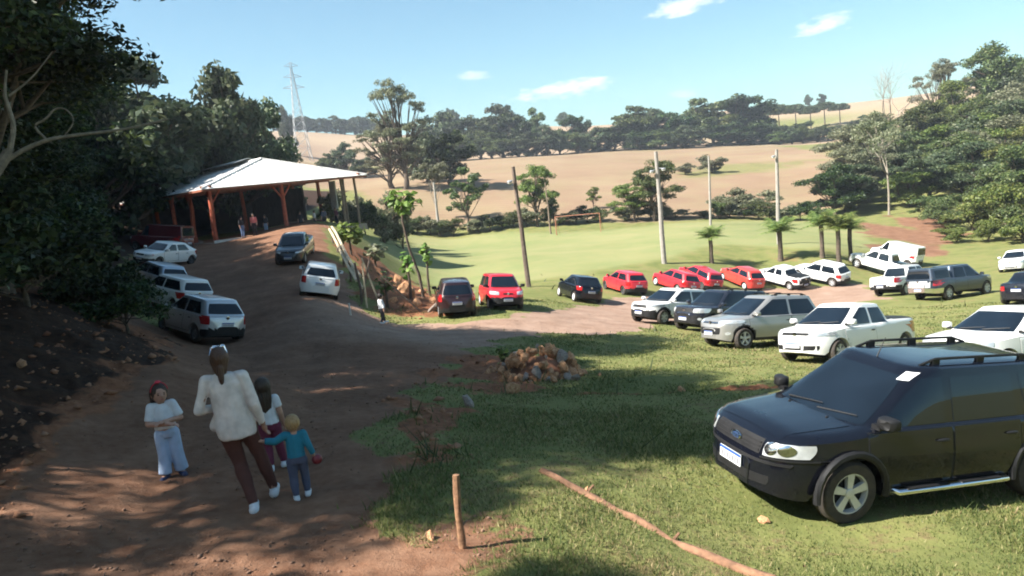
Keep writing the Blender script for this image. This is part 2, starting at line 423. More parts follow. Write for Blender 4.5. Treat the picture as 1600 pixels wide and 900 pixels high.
def covers(x, y):
    r = np.sqrt(x * x + y * y)
    n1 = fbm(x * .9, y * .9, 4); n2 = fbm(x * .25 + 9, y * .25, 3)
    k = 0.25 + r * 0.006
    dirt = sstep(-k, k, sdist(ROAD, x, y) + n1 * 1.1)
    # bare dry shoulder by the stake, thin grass growing in
    sh = np.exp(-(((x + .9) / 1.1) ** 2 + ((y - 6.2) / 1.6) ** 2))
    dirt = np.maximum(dirt, np.clip(sh * 1.1 + n1 * .8 - .25, 0, 1))
    soil = sstep(-.4, .5, sdist(BANK, x, y) + n1 * 1.3) * np.clip(.95 + n2 * 1.2, 0.4, 1)
    soil = np.maximum(soil, sstep(-.6, .6, sdist(BANK2, x, y) + n1 * 1.2) * np.clip(.25 + n2, 0, .5))
    soil = np.maximum(soil, sstep(-.3, .4, sdist(EDGE, x, y) + n1 * .9) * np.clip(.8 + n2 * 1.5 + n1 * .9, 0, 1))
    lb_ = sdist(LBANK, x, y)
    soil = np.maximum(soil, sstep(-.3, .4, lb_ + n1 * .6))
    dirt = np.maximum(dirt, sstep(-2.2, -1.2, lb_ + n1 * .5) * (x < -3.5))
    dit = np.exp(-((y - (15.2 - .22 * (x - 1.2)) + n1 * .5) / .34) ** 2) * sstep(.6, 1.6, x) * sstep(7.0, 5.0, x)
    soil = np.maximum(soil, np.clip(dit * (1.0 + n1 * 2.2), 0, 1))
    path = sstep(-1.5, 1.5, sdist(PATH, x, y) + n2 * 5)
    dirt = np.maximum(dirt, path * np.clip(.6 + n2 * .9, 0, .8))
    crop = sstep(-1.5, 1.5, sdist(CROP, x, y) + n2 * 3)
    crop = crop * (1 - .75 * sstep(-3, 3, sdist(STRIP, x, y) + n2 * 6))
    far = sstep(314, 342, y + .25 * np.abs(x)) * (1 - crop)
    green = np.exp(-(((x - 150) / 50) ** 2 + ((y - 440) / 38) ** 2))
    far = far * (1 - np.clip(green * 1.5, 0, 1))
    pitch = sstep(-1, 1, sdist(PITCH, x, y) + n2 * 2)
    forest_and_shade = sstep(1.0, 4.0, -(x + 9.5) - .30 * np.clip(y - 12, 0, 60)) * sstep(2, 5, y) * (y < 156) * (x < -8) * (1 - dirt)
    forest_and_shade = np.maximum(forest_and_shade, sstep(-.2, .6, lb_ + n1 * .8) * np.clip(.62 + n2 * 1.6 + n1 * .5, 0, 1))  # left bank soil darkened too: deep tree shade put into its colour
    lit_lane = sstep(64, 56, y) * sstep(21, 25, y + .35 * (x + 4)) * sstep(-9, -4.5, x + .1 * (y - 25))
    return dict(lit_lane=lit_lane, forest_and_shade=forest_and_shade, dirt=dirt, soil=soil, crop=crop, far=far, pitch=pitch, ditch=dit)

def H(x, y, cv=None):
    x = np.asarray(x, float); y = np.asarray(y, float)
    if cv is None: cv = covers(x, y)
    r = np.sqrt(x * x + y * y); near = sstep(90, 40, r)
    z = H0(x, y)
    z = z + near * (.05 * fbm(x * .7, y * .7, 3) + .022 * fbm(x * 3.1, y * 3.1, 4))
    z = z + near * cv['dirt'] * (.030 * fbm(x * 4.3 + 3, y * 4.3, 4) - .02)
    z = z + near * cv['soil'] * (.16 * fbm(x * 1.3, y * 1.3, 4) + .09 * fbm(x * 4.1, y * 4.1, 3))
    z = z - .20 * cv['ditch'] * (1 + fbm(x * 2, y * 2, 2))
    # wheel ruts along the track
    z = z - near * cv['dirt'] * .045 * (np.exp(-((x + 2.5 + .25 * (y - 8)) / .28) ** 2) + np.exp(-((x + 4.1 + .25 * (y - 8)) / .28) ** 2)) * sstep(5, 8, y) * sstep(26, 18, y)
    return z
def gz(x, y):
    return float(H(np.array([x]), np.array([y]))[0])

# ------------------------------------------------------------------ ground material
def ground_material():
    m, N, L, b = new_mat('ground_cover')
    t = N.new('ShaderNodeTexCoord')
    def noise(scale, detail=5, rough=.55):
        n = N.new('ShaderNodeTexNoise'); n.inputs['Scale'].default_value = scale; n.inputs['Detail'].default_value = detail
        n.inputs['Roughness'].default_value = rough; L.new(t.outputs['Object'], n.inputs['Vector']); return n.outputs['Fac']
    def ramp(fac, stops):
        r = N.new('ShaderNodeValToRGB'); e = r.color_ramp.elements
        while len(e) < len(stops): e.new(.5)
        for q, (p, c) in zip(e, stops): q.position = p; q.color = (*c, 1)
        L.new(fac, r.inputs['Fac']); return r.outputs['Color']
    def mix(f, a, c, blend='MIX'):
        x = N.new('ShaderNodeMix'); x.data_type = 'RGBA'; x.blend_type = blend
        for k, v in (('Factor', f), ('A', a), ('B', c)):
            if hasattr(v, 'links'): L.new(v, x.inputs[k])
            else: x.inputs[k].default_value = v if k == 'Factor' else (*v, 1)
        return x.outputs['Result']
    def mth(op, a, c=None, clamp=False):
        n = N.new('ShaderNodeMath'); n.operation = op; n.use_clamp = clamp
        for i, v in enumerate((a, c)):
            if v is None: continue
            if hasattr(v, 'links'): L.new(v, n.inputs[i])
            else: n.inputs[i].default_value = v
        return n.outputs[0]
    def attr(n):
        a = N.new('ShaderNodeAttribute'); a.attribute_name = n; return a.outputs['Fac']
    def edge(a, n, amp=.9):   # break the border of a cover up by noise
        s = mth('ADD', a, mth('MULTIPLY', mth('SUBTRACT', n, .5), amp))
        r = N.new('ShaderNodeMapRange'); r.interpolation_type = 'SMOOTHSTEP'
        r.inputs['From Min'].default_value = .38; r.inputs['From Max'].default_value = .62
        L.new(s, r.inputs['Value']); return r.outputs[0]
    n_big, n_mid, n_fine, n_grit = noise(.12, 4), noise(.9, 5), noise(7, 5, .6), noise(38, 4, .7)
    grass = mix(n_fine, ramp(n_mid, [(.3, (.060, .088, .024)), (.52, (.13, .148, .045)), (.72, (.24, .215, .085))]), (.165, .17, .058))
    grass = mix(mth('MULTIPLY', edge(n_big, n_mid, .6), .55), grass, (.20, .20, .07))
    grass = mix(mth('MULTIPLY', edge(mth('SUBTRACT', n_fine, .13), n_mid, .8), .6), grass, (.16, .10, .06))
    lawn = ramp(n_big, [(.3, (.14, .175, .064)), (.5, (.19, .21, .085)), (.68, (.265, .245, .12))])
    lawn = mix(n_mid, lawn, (.19, .205, .085))
    lawn = mix(mth('MULTIPLY', edge(noise(.3, 6, .65), n_mid, .5), .35), lawn, (.27, .235, .11))
    col = mix(attr('pitch'), grass, lawn)
    dirt = ramp(n_mid, [(.25, (.115, .050, .026)), (.5, (.18, .086, .048)), (.75, (.27, .148, .09))])
    dirt = mix(attr('lit_lane'), dirt, ramp(n_mid, [(.25, (.24, .15, .108)), (.5, (.31, .21, .158)), (.75, (.39, .28, .22))]))  # sunlit lane gets paler dirt, shaded track darker: contrast put into colour
    dirt = mix(mth('MULTIPLY', n_grit, .6), dirt, ramp(n_fine, [(.3, (.09, .042, .025)), (.7, (.31, .20, .135))]))
    col = mix(edge(attr('dirt'), n_fine), col, dirt)
    soil = ramp(n_fine, [(.25, (.11, .042, .022)), (.5, (.24, .095, .045)), (.75, (.33, .16, .085))])
    soil = mix(mth('MULTIPLY', n_grit, .4), soil, (.16, .085, .05))
    col = mix(edge(attr('soil'), n_fine, .8), col, soil)
    # stubble of the harvested slope: faint contour rows
    wv = N.new('ShaderNodeTexWave'); wv.bands_direction = 'Y'; wv.inputs['Scale'].default_value = .16; wv.inputs['Distortion'].default_value = 3.0
    wv.inputs['Detail'].default_value = 3; wv.inputs['Detail Scale'].default_value = .4; L.new(t.outputs['Object'], wv.inputs['Vector'])
    crop = ramp(noise(.035, 6, .6), [(.3, (.175, .11, .068)), (.5, (.23, .152, .096)), (.7, (.29, .205, .13))])
    crop = mix(mth('MULTIPLY', wv.outputs['Fac'], .5), crop, (.16, .096, .062))
    crop = mix(mth('MULTIPLY', edge(noise(.05, 7, .7), n_big, .7), .35), crop, (.24, .21, .11))
    crop = mix(mth('MULTIPLY', n_fine, .3), crop, (.36, .26, .17))
    col = mix(edge(attr('forest_and_shade'), n_fine, .6), col, ramp(n_fine, [(.3, (.014, .008, .005)), (.55, (.044, .021, .012)), (.8, (.05, .036, .018))]))
    col = mix(attr('crop'), col, crop)
    far = ramp(noise(.012, 5), [(.3, (.25, .17, .115)), (.5, (.32, .235, .155)), (.7, (.27, .19, .13))])
    col = mix(attr('far'), col, far)
    L.new(col, b.inputs['Base Color'])
    b.inputs['Roughness'].default_value = .95; b.inputs['Specular IOR Level'].default_value = .15
    hgt = mth('ADD', mth('MULTIPLY', n_fine, .6), mth('MULTIPLY', n_grit, .4))
    bp = N.new('ShaderNodeBump'); bp.inputs['Strength'].default_value = .8; bp.inputs['Distance'].default_value = .05
    L.new(hgt, bp.inputs['Height']); L.new(bp.outputs['Normal'], b.inputs['Normal'])
    return m
M_GROUND = ground_material()

def build_ground():
    dense = np.radians(np.linspace(-52, 52, 400))
    side = np.radians(np.concatenate([np.linspace(52, 180, 40)[1:], ]))
    az = np.concatenate([-side[::-1][:-1], dense, side])
    az = np.concatenate([[-math.pi], az]) if az[0] > -math.pi + 1e-6 else az
    r = np.concatenate([[0.05], np.exp(np.linspace(math.log(1.2), math.log(1050), 430)), [1700, 3200]])
    A, R = np.meshgrid(az, r)
    X = R * np.sin(A); Y = R * np.cos(A)
    cv = covers(X.ravel(), Y.ravel())
    z = H(X.ravel(), Y.ravel(), cv)
    rr = R.ravel()
    z = np.where(rr > 1050, 25.0 - (rr - 1050) * .02, z)
    v = np.stack([X.ravel(), Y.ravel(), z], 1)
    nr, na = R.shape
    i = (np.arange(nr - 1)[:, None] * na + np.arange(na - 1)[None]).ravel()
    f = np.stack([i, i + 1, i + na + 1, i + na], 1)[:, ::-1]
    # split into the pieces of the setting: the same sheet, cut where the cover changes
    fc = {k: a[f].mean(1) for k, a in cv.items()}
    kind = np.zeros(len(f), int)
    kind[fc['pitch'] > .5] = 1
    kind[fc['crop'] > .5] = 2
    kind[fc['far'] > .5] = 3
    kind[fc['dirt'] > .5] = 4
    kind[(fc['soil'] > .55) & (fc['dirt'] <= .5)] = 5
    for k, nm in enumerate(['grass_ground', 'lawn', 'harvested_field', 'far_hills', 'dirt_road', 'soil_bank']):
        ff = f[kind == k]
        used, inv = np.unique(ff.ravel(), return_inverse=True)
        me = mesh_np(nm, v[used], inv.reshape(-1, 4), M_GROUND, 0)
        for a in ('dirt', 'soil', 'crop', 'far', 'pitch', 'forest_and_shade', 'lit_lane'):
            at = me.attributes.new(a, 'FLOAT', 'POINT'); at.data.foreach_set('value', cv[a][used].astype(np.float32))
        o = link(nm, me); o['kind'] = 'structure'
build_ground()
# ------------------------------------------------------------------ vegetation prototypes
M_LEAF_DARK = leaf_mat('leaf_dark', (.012, .026, .009), (.034, .060, .017), (.085, .12, .03), trans=.22)
M_LEAF_MID = leaf_mat('leaf_mid', (.045, .075, .024), (.105, .145, .048), (.19, .21, .08), trans=.3)
M_LEAF_LIGHT = leaf_mat('leaf_light', (.07, .11, .022), (.16, .20, .05), (.26, .28, .09), trans=.35)
M_LEAF_GREY = leaf_mat('leaf_grey', (.11, .125, .068), (.19, .20, .115), (.30, .29, .19), trans=.35)
M_LEAF_FRESH = leaf_mat('leaf_fresh', (.09, .17, .03), (.19, .29, .06), (.32, .40, .12), trans=.4)
M_LEAF_BLUE = leaf_mat('leaf_bluegreen', (.036, .056, .028), (.08, .108, .052), (.15, .165, .085), trans=.28)
M_BARK = mat('bark', (.10, .075, .055), .95, var=.4, scale=9, bump=.6)
M_BARK_PALE = mat('bark_pale', (.26, .225, .18), .9, var=.3, scale=7, bump=.4)
M_LIMB = mat('grey_limb', (.20, .17, .135), .9, var=.35, scale=9, bump=.6)
M_TWIG = mat('twig_grey', (.30, .25, .21), .95, var=.3, scale=5)

def leaf_quads(pos, size, rng, up=.35, aspect=.5, outward=None):
    n = len(pos)
    nrm = rng.normal(size=(n, 3)); nrm[:, 2] += up * 2
    if outward is not None: nrm += outward * .8
    nrm /= np.linalg.norm(nrm, axis=1, keepdims=True)
    t = rng.normal(size=(n, 3)); t -= (t * nrm).sum(1, keepdims=True) * nrm
    t /= np.linalg.norm(t, axis=1, keepdims=True) + 1e-9
    b = np.cross(nrm, t)
    s = size * rng.uniform(.6, 1.35, (n, 1))
    l = t * s * .5; w = b * s * .5 * aspect
    bend = nrm * s * .12
    v = np.stack([pos - l, pos - w * 1.0 + bend, pos + l, pos + w + bend], 1).reshape(-1, 3)
    f = np.arange(4 * n).reshape(n, 4)
    return v, f

def clump_points(centers, radii, n, rng, shell=2.2, flat=.75):
    c = rng.choice(len(centers), n, p=np.array(radii) ** 2 / (np.array(radii) ** 2).sum())
    d = rng.normal(size=(n, 3)); d /= np.linalg.norm(d, axis=1, keepdims=True)
    rad = rng.random((n, 1)) ** (1 / shell)
    off = d * rad * np.array(radii)[c][:, None]; off[:, 2] *= flat
    return np.array(centers)[c] + off, d

def crown_lobes(rng, K, rx, rz, cz, lobe=(.30, .46), sub=9, subr=(.32, .5), hollow=.45):
    cs, rs, big = [], [], []
    for k in range(K):
        d = rng.normal(size=3); d /= np.linalg.norm(d)
        q = hollow + (.92 - hollow) * rng.random() ** .7
        c = np.array([d[0] * rx * q, d[1] * rx * q, cz + d[2] * rz * q * .95])
        R = rx * rng.uniform(*lobe)
        big.append((c, R))
        for j in range(sub):
            e = rng.normal(size=3); e /= np.linalg.norm(e); e[2] = abs(e[2]) * .9 - .15
            cs.append(c + e * R * rng.uniform(.35, .85) * np.array([1, 1, .8])); rs.append(R * rng.uniform(*subr))
    return cs, rs, big

TREES = {}
def make_tree(key, seed, Hh, trunk_h, rx, rz, K, nleaf, size, leafm, barkm, tr=.16, aspect=.5, sub=9, lean=0.0, subr=(.32, .5), lobe=(.34, .52), limbs=True, hollow=.12):
    rng = np.random.default_rng(seed)
    cz = Hh - rz
    cs, rs, big = crown_lobes(rng, K, rx, rz, cz, sub=sub, subr=subr, lobe=lobe, hollow=hollow)
    pos, d = clump_points(cs, rs, nleaf, rng)
    v, f = leaf_quads(pos, size, rng, aspect=aspect, outward=d)
    crown = mesh_np('crown_' + key, v, f, leafm)
    mb = MB()
    n = 6; pts = []; rad = []
    ht = max(trunk_h, cz)
    for i in range(n + 1):
        t = i / n
        pts.append((lean * t + rng.normal() * tr * .5 * (t > 0), rng.normal() * tr * .5 * (t > 0), -.25 + (ht + .25) * t)); rad.append(tr * (1.25 - .8 * t) if i else tr * 1.5)
    mb.tube(pts, rad, 9, jit=.12, rng=rng)
    if limbs:
        for c, R in big:
            t = rng.uniform(.35, .9); i = int(t * n); p0 = Vector(pts[i])
            if p0.z > c[2]: p0 = Vector(pts[max(1, i - 3)])
            p3 = Vector(c); mid = p0.lerp(p3, .5) + Vector((rng.normal() * .15 * R, rng.normal() * .15 * R, -.15 * R))
            r0 = tr * .5
            mb.tube([p0, p0.lerp(mid, .5), mid, p3], [r0, r0 * .8, r0 * .6, r0 * .25], 6, cap=False)
            for q in range(2):
                e = p3 + Vector(rng.uniform(-1, 1, 3) * R * .6)
                mb.tube([mid, mid.lerp(e, .5) + Vector(rng.normal(size=3) * .1 * R), e], [r0 * .45, r0 * .3, r0 * .1], 5, cap=False)
    TREES[key] = (mb.mesh('trunk_' + key, barkm, 60), crown, Hh, rx)

def plant(name, key, x, y, h, r, label, cat='tree', group=None, rz=None, leafm=None, sink=0.0, z=None, tilt=None):
    tm, cm, H0_, r0 = TREES[key]
    rz = RNG.uniform(0, 6.28) if rz is None else rz
    t = thing(name, (x, y, (gz(x, y) if z is None else z) - sink), rz, label, cat, group)
    t.scale = (r / r0, r / r0, h / H0_)
    if tilt: t.rotation_euler = (tilt[0], tilt[1], rz)
    stem = link('trunk' if cat == 'tree' else 'stem', tm, t)
    c = link('crown' if cat == 'tree' else 'foliage', cm, t)
    if leafm is not None:
        c.material_slots[0].link = 'OBJECT'; c.material_slots[0].material = leafm
    return t

make_tree('big_a', 11, 15, 6.5, 4.6, 6.0, 28, 64000, .19, M_LEAF_DARK, M_BARK, .24, sub=11)
make_tree('big_b', 12, 15, 6.0, 4.4, 6.4, 28, 64000, .18, M_LEAF_DARK, M_BARK, .22, sub=11)
make_tree('big_c', 13, 14, 5.0, 4.8, 6.0, 28, 62000, .20, M_LEAF_DARK, M_BARK, .26, sub=11)
make_tree('big_d', 14, 14, 5.0, 4.8, 5.4, 20, 25000, .19, M_LEAF_DARK, M_BARK, .2, sub=7, subr=(.24, .4), lobe=(.26, .42), hollow=.35)
make_tree('med_a', 21, 9, 3.0, 3.4, 4.2, 24, 24000, .25, M_LEAF_MID, M_BARK, .17, sub=10)
make_tree('med_b', 22, 9, 2.6, 3.2, 4.3, 22, 24000, .24, M_LEAF_MID, M_BARK, .16, sub=10)
make_tree('med_c', 23, 9, 2.8, 3.6, 4.2, 24, 24000, .26, M_LEAF_BLUE, M_BARK, .18, sub=10)
make_tree('far_a', 31, 10, 3, 4.6, 4.9, 24, 13000, .52, M_LEAF_BLUE, M_BARK, .3)
make_tree('far_b', 32, 10, 3, 4.4, 5.0, 22, 13000, .50, M_LEAF_MID, M_BARK, .3)
make_tree('far_c', 33, 10, 3, 4.8, 4.8, 26, 13000, .54, M_LEAF_DARK, M_BARK, .3)
make_tree('airy', 41, 18, 9, 5.4, 8.2, 40, 16000, .28, M_LEAF_GREY, M_BARK, .34, sub=6, subr=(.3, .45), lobe=(.2, .34), hollow=.3)
make_tree('slim', 51, 9, 1.6, 2.3, 4.35, 26, 15000, .19, M_LEAF_LIGHT, M_BARK, .13, sub=9)
make_tree('round', 52, 8, 4.8, 2.4, 1.5, 12, 6500, .24, M_LEAF_GREY, M_BARK_PALE, .09)
make_tree('sparse', 53, 7.5, 2.8, 3.0, 2.6, 16, 4600, .32, M_LEAF_MID, M_BARK, .12, sub=6, subr=(.3, .45), lobe=(.24, .38), hollow=.3)
make_tree('bush_a', 61, 2.0, .5, 1.3, 1.0, 14, 5000, .14, M_LEAF_MID, M_BARK, .05)
make_tree('bush_b', 62, 2.0, .4, 1.4, 1.0, 14, 5000, .15, M_LEAF_DARK, M_BARK, .05)
make_tree('bush_c', 63, 2.0, .4, 1.3, 1.0, 12, 4600, .16, M_LEAF_GREY, M_BARK, .05)

_U = ['', 'first', 'second', 'third', 'fourth', 'fifth', 'sixth', 'seventh', 'eighth', 'ninth', 'tenth', 'eleventh', 'twelfth', 'thirteenth', 'fourteenth', 'fifteenth', 'sixteenth', 'seventeenth', 'eighteenth', 'nineteenth']
_T = {20: 'twent', 30: 'thirt', 40: 'fort'}
def ordinal(n):
    if n < 20: return _U[n]
    t, u = n // 10 * 10, n % 10
    return _T[t] + ('ieth' if u == 0 else 'y ' + _U[u])
def ranks(items):
    """place of each item counted from the left as seen from the track"""
    o = sorted(range(len(items)), key=lambda i: items[i][0] / items[i][1]); r = [0] * len(o)
    for k, i in enumerate(o): r[i] = k + 1
    return r

# ---- the dark wood along the left of the track
LEFTWOOD = [  # x, y, height, radius, kind, label; most far trees below: from image pixels, scaled about camera
 (-14.0, 7.8, 14.0, 5.0, 'big_c', 'unseen tall tree behind the nearest one, added to thicken the shade'),  # out of frame, added to thicken tree shade on track and grass
 (-12.9, 19.3, 13.2, 5.2, 'big_a', 'tall dark tree leaning out over the track from the left bank'),
 (-11.4, 9.6, 12.8, 5.0, 'big_a', 'tall dark evergreen tree nearest the camera on the left bank'),
 (-14.2, 2.4, 10.0, 4.4, 'big_d', 'tall dark tree beside the camera, its shade reaching the near track'),
 (-15.6, 15.0, 10.8, 5.4, 'big_d', 'second tall dark tree from the camera on the left bank, behind the bare pale limbs'),
 (-17, 22.6, 11.8, 5.8, 'big_c', 'third dark tree along the left bank, behind the nearest parked silver hatchback'),
 (-20.6, 30.2, 12.3, 6.1, 'big_a', 'dark tree on the left bank overhanging the white estate car'),
 (-24.5, 37.4, 12.6, 6.2, 'big_b', 'dark tree on the left bank overhanging the light blue car'),
 (-30.2, 44.4, 12.6, 6.5, 'big_c', 'dark tree overhanging the white coupe left of the pavilion'),
 (-34.4, 51, 13.8, 6.7, 'big_a', 'dark tree left of the dark red van'),
 (-39.8, 58.8, 15.6, 7.2, 'big_b', 'dark tree at the left end of the pavilion roof'),
 (-21.7, 17.3, 14.5, 6, 'big_c', 'tall dark tree deep in the wood at the upper left corner'),
 (-27.1, 26.5, 15.9, 6.4, 'big_b', 'tall dark tree deep in the wood, top cut by the picture edge'),
 (-32.4, 37.2, 16.2, 6.7, 'big_a', 'tall dark tree deep in the wood behind the light blue car'),
]
for x, y, h, r, k, lb in LEFTWOOD:
    plant('dark_tree', k, x, y, h, r, lb, group='dark trees along the left of the track')
for x, y, h, r, k, lb in [(-27.4, 79.8, 16.1, 5.5, 'far_a', 'blue green tree rising behind the left part of the pavilion roof'),
                          (-27.5, 88.8, 13.9, 5, 'far_c', 'tree just left of the pavilion ridge with its top at mid height'),
                          (-28.2, 96, 11, 3.8, 'far_a', 'lowest of the trees stepping down behind the pavilion ridge'),
                          (-33.5, 73, 17.2, 8.0, 'far_b', 'tall loose crowned tree behind the pavilion, leaves against the sky')]:
    plant('broadleaf_tree', k, x, y, h, r, lb, leafm=M_LEAF_BLUE)
LOW = [(-20.3, 26.1, 8.1, 4.5), (-24.1, 33.6, 8.6, 4.8), (-27.6, 40.3, 8.9, 5), (-30.7, 47, 9.1, 5.3), (-34.8, 54.7, 9.6, 5.5), (-40.2, 66, 10.8, 6), (-43.2, 56.4, 12, 6.5), (-18.7, 20, 7.1, 4), (-36, 45.6, 10.8, 6), (-16.5, 12.7, 6.3, 3.6)]
LOW_RANK = ranks(LOW)
for i, (x, y, h, r) in enumerate(LOW):
    plant('low_tree', ('med_c', 'med_b')[i % 2], x, y, h, r, ordinal(LOW_RANK[i]) + ' low tree from the left filling the dark wood below the tall crowns', group='low trees of the left wood', leafm=M_LEAF_DARK, sink=.9)
HILLWOOD = [(-34, 66, 13, 6.5), (-41, 74, 14, 7), (-38, 92, 14, 7), (-48, 86, 15, 7.5), (-46, 106, 14, 7), (-38, 118, 12, 6.5), (-55, 100, 15, 8), (-43, 62, 14, 7)]
HW_RANK = ranks(HILLWOOD)
for i, (x, y, h, r) in enumerate(HILLWOOD):
    plant('hillside_tree', ('far_a', 'far_c', 'far_b')[i % 3], x, y, h, r, ordinal(HW_RANK[i]) + ' tree from the left on the slope behind the pavilion', group='trees on the slope behind the pavilion', leafm=M_LEAF_BLUE if i % 2 else M_LEAF_DARK, sink=1.0)
# undergrowth below the wood
UNDER = [(-11.9, 22.4, 1.7, 1.3), (-13.2, 24.6, 2.0, 1.4), (-9.5, 12.6, 2.3, 1.9), (-10.8, 17.1, 2.1, 1.8), (-13.4, 22.5, 2.6, 2.2), (-10.1, 19.9, 1.4, 1.2), (-16.4, 27.3, 3, 2.4), (-18.7, 31.6, 3.3, 2.6), (-21.8, 36.6, 3.4, 2.6),
         (-24.5, 41.5, 3.6, 2.8), (-26.9, 46.3, 3.6, 2.9), (-29.5, 51.6, 3.8, 2.9), (-32.4, 57, 4.3, 3.1), (-12.5, 13.1, 3.1, 2.3), (-17.1, 19.8, 4, 2.9), (-21.3, 26.4, 4.4, 3.2), (-26.3, 33.5, 4.8, 3.6),
         (-11.7, 21.3, 1.6, 1.3), (-9.2, 9.4, 1.6, 1.4), (-13.6, 18.7, 3.2, 2.4), (-31.2, 43.2, 5.3, 3.8), (-36, 52.8, 5.5, 4.1)]
for i, (x, y, h, r) in enumerate(UNDER):
    plant('undergrowth_shrub', 'bush_b', x, y, h, r, 'dark leafy shrub in the deep shade under the left wood', 'shrub', 'dark shrubs under the left wood')


# pale bare limbs of a leaning tree in front of the dark foliage
t = thing('leaning_tree', (-9.9, 13.4, gz(-9.9, 13.4)), 0, 'leaning tree with pale crooked bare limbs against the dark wood at left', 'tree')
base = Vector(t.location)
def rel(ps): return [Vector(p) - base for p in ps]
mb = MB(); mb.tube([(0, 0, -.3), (.2, .05, .6)] + rel([(-9.45, 13.5, 2.6), (-9.03, 13.62, 3.74), (-8.72, 13.8, 4.19), (-8.57, 13.89, 4.41)]), [.16, .14, .12, .11, .10, .085], 8, jit=.1, rng=RNG)
mb.build('trunk', M_LIMB, t)
for ps, r0 in (([(-8.72, 13.8, 4.19), (-8.44, 13.95, 4.39), (-8.04, 14.14, 4.57), (-7.68, 14.3, 4.61), (-7.25, 14.49, 4.64), (-6.8, 14.68, 4.67), (-6.15, 14.94, 4.8)], .048),
               ([(-8.04, 14.14, 4.57), (-8.21, 14.09, 4.84), (-8.0, 14.2, 4.93), (-7.86, 14.28, 5.13), (-7.68, 14.35, 5.1), (-7.58, 14.37, 4.86), (-7.78, 14.26, 4.61)], .026),
               ([(-8.57, 13.89, 4.41), (-8.45, 13.98, 4.84), (-8.5, 13.99, 5.15), (-8.54, 14.0, 5.41), (-8.46, 14.07, 5.82)], .055),
               ([(-8.48, 14.02, 5.37), (-8.22, 14.16, 5.58), (-8.02, 14.27, 5.8), (-7.78, 14.4, 6.13)], .022)):
    p = rel(ps)
    for _ in range(2):   # round the bends
        q = [p[0]]
        for a_, b_ in zip(p, p[1:]): q += [a_.lerp(b_, .25), a_.lerp(b_, .75)]
        p = q + [p[-1]]
    n = len(p)
    MB().tube(p, [r0 * (1 - .7 * i / n) for i in range(n)], 7, jit=.15, rng=RNG).build('limb', M_LIMB, t)
rng = np.random.default_rng(77)
pos, d = clump_points([np.array(q) - np.array(base) for q in [(-9.6, 14.9, 6.6), (-8.9, 15.0, 7.0), (-8.2, 15.3, 6.9), (-9.7, 14.8, 5.6)]], [.8, .8, .7, .7], 1500, rng)
v, f = leaf_quads(pos, .17, rng, outward=d)
link('crown', mesh_np('crown_leaning', v, f, M_LEAF_DARK), t)

# ---- far tree line above the harvested field
FAR = [(-21.2, 321.6, 18.8, 9.1), (-13.4, 316.3, 16.8, 7.8), (-7.1, 312.4, 14.5, 6.4), (2.5, 329, 20.9, 9.4), (8, 316.2, 16.4, 6.5), (16.3, 328.7, 19.3, 4.7), (19.8, 311.6, 11.3, 5), (34.1, 336.5, 14.8, 5.8), (25.4, 319.8, 9.2, 5.3), (42, 327, 9.1, 6.7), (49.2, 329.5, 9.8, 6.7), (58.6, 336.6, 17.5, 9.8), (67.8, 332.5, 15.6, 6.8), (74, 326.7, 14.5, 8.1), (89.7, 347.7, 20, 9.9), (96.4, 346.7, 17.4, 8.5), (110.5, 354.9, 20.6, 12.2), (123.2, 361.7, 17.4, 5.9), (120.4, 343.3, 7.9, 7.1), (97, 331.3, 8.8, 8.2), (66.1, 317.2, 7.4, 6.5), (75.9, 316.4, 8.7, 6.4), (110, 333.6, 7.9, 7.5), (-2.4, 305.5, 9.6, 6.2), (-14.8, 300.6, 9.1, 6.1), (-25.9, 306, 12.6, 6.2), (-30.6, 300.8, 10.4, 6.1), (11.3, 307.7, 8.5, 6.2), (58.7, 319.4, 7.1, 5.8),
       (33, 321.6, 7.8, 6), (-36.6, 296.4, 9, 6), (131.6, 338, 7.7, 6.5)]
FAR_RANK = ranks(FAR)
for i, (x, y, h, r) in enumerate(FAR):
    k = ('far_a', 'far_c', 'far_b')[i % 3]
    if i in (14, 15): k = 'far_b'
    plant('tree_line_tree', k, x, y, h + 1.5, r * 1.3, ordinal(FAR_RANK[i]) + ' tree from the left in the dark line above the brown field', group='tree line above the brown field', leafm=M_LEAF_LIGHT if i in (15, 24) else None, sink=.8)
FARROW = [(-145.6, 529, 8, 6.5), (-139.3, 528.6, 5.6, 6.5), (-132.8, 528.6, 7.1, 6.5), (-126.2, 528.7, 8.6, 6.5), (-120.1, 528.2, 6.4, 6.5), (-113.5, 528.4, 8.2, 6.5), (-107, 528.5, 10, 6.5), (-100.9, 528, 7.8, 6.5), (-94.3, 528.1, 9.5, 6.5), (-87.7, 528.1, 11, 6.5), (-81.6, 527.6, 8.8, 6.5), (-75.1, 527.8, 10.1, 6.5)]
for i, (x, y, h, r) in enumerate(FARROW):
    plant('skyline_tree', ('far_a', 'far_c')[i % 2], x, y, h + 2.5, r * 1.15, ordinal(i + 1) + ' tree from the left in the row on the far left skyline', group='row of trees on the left skyline', sink=.5)
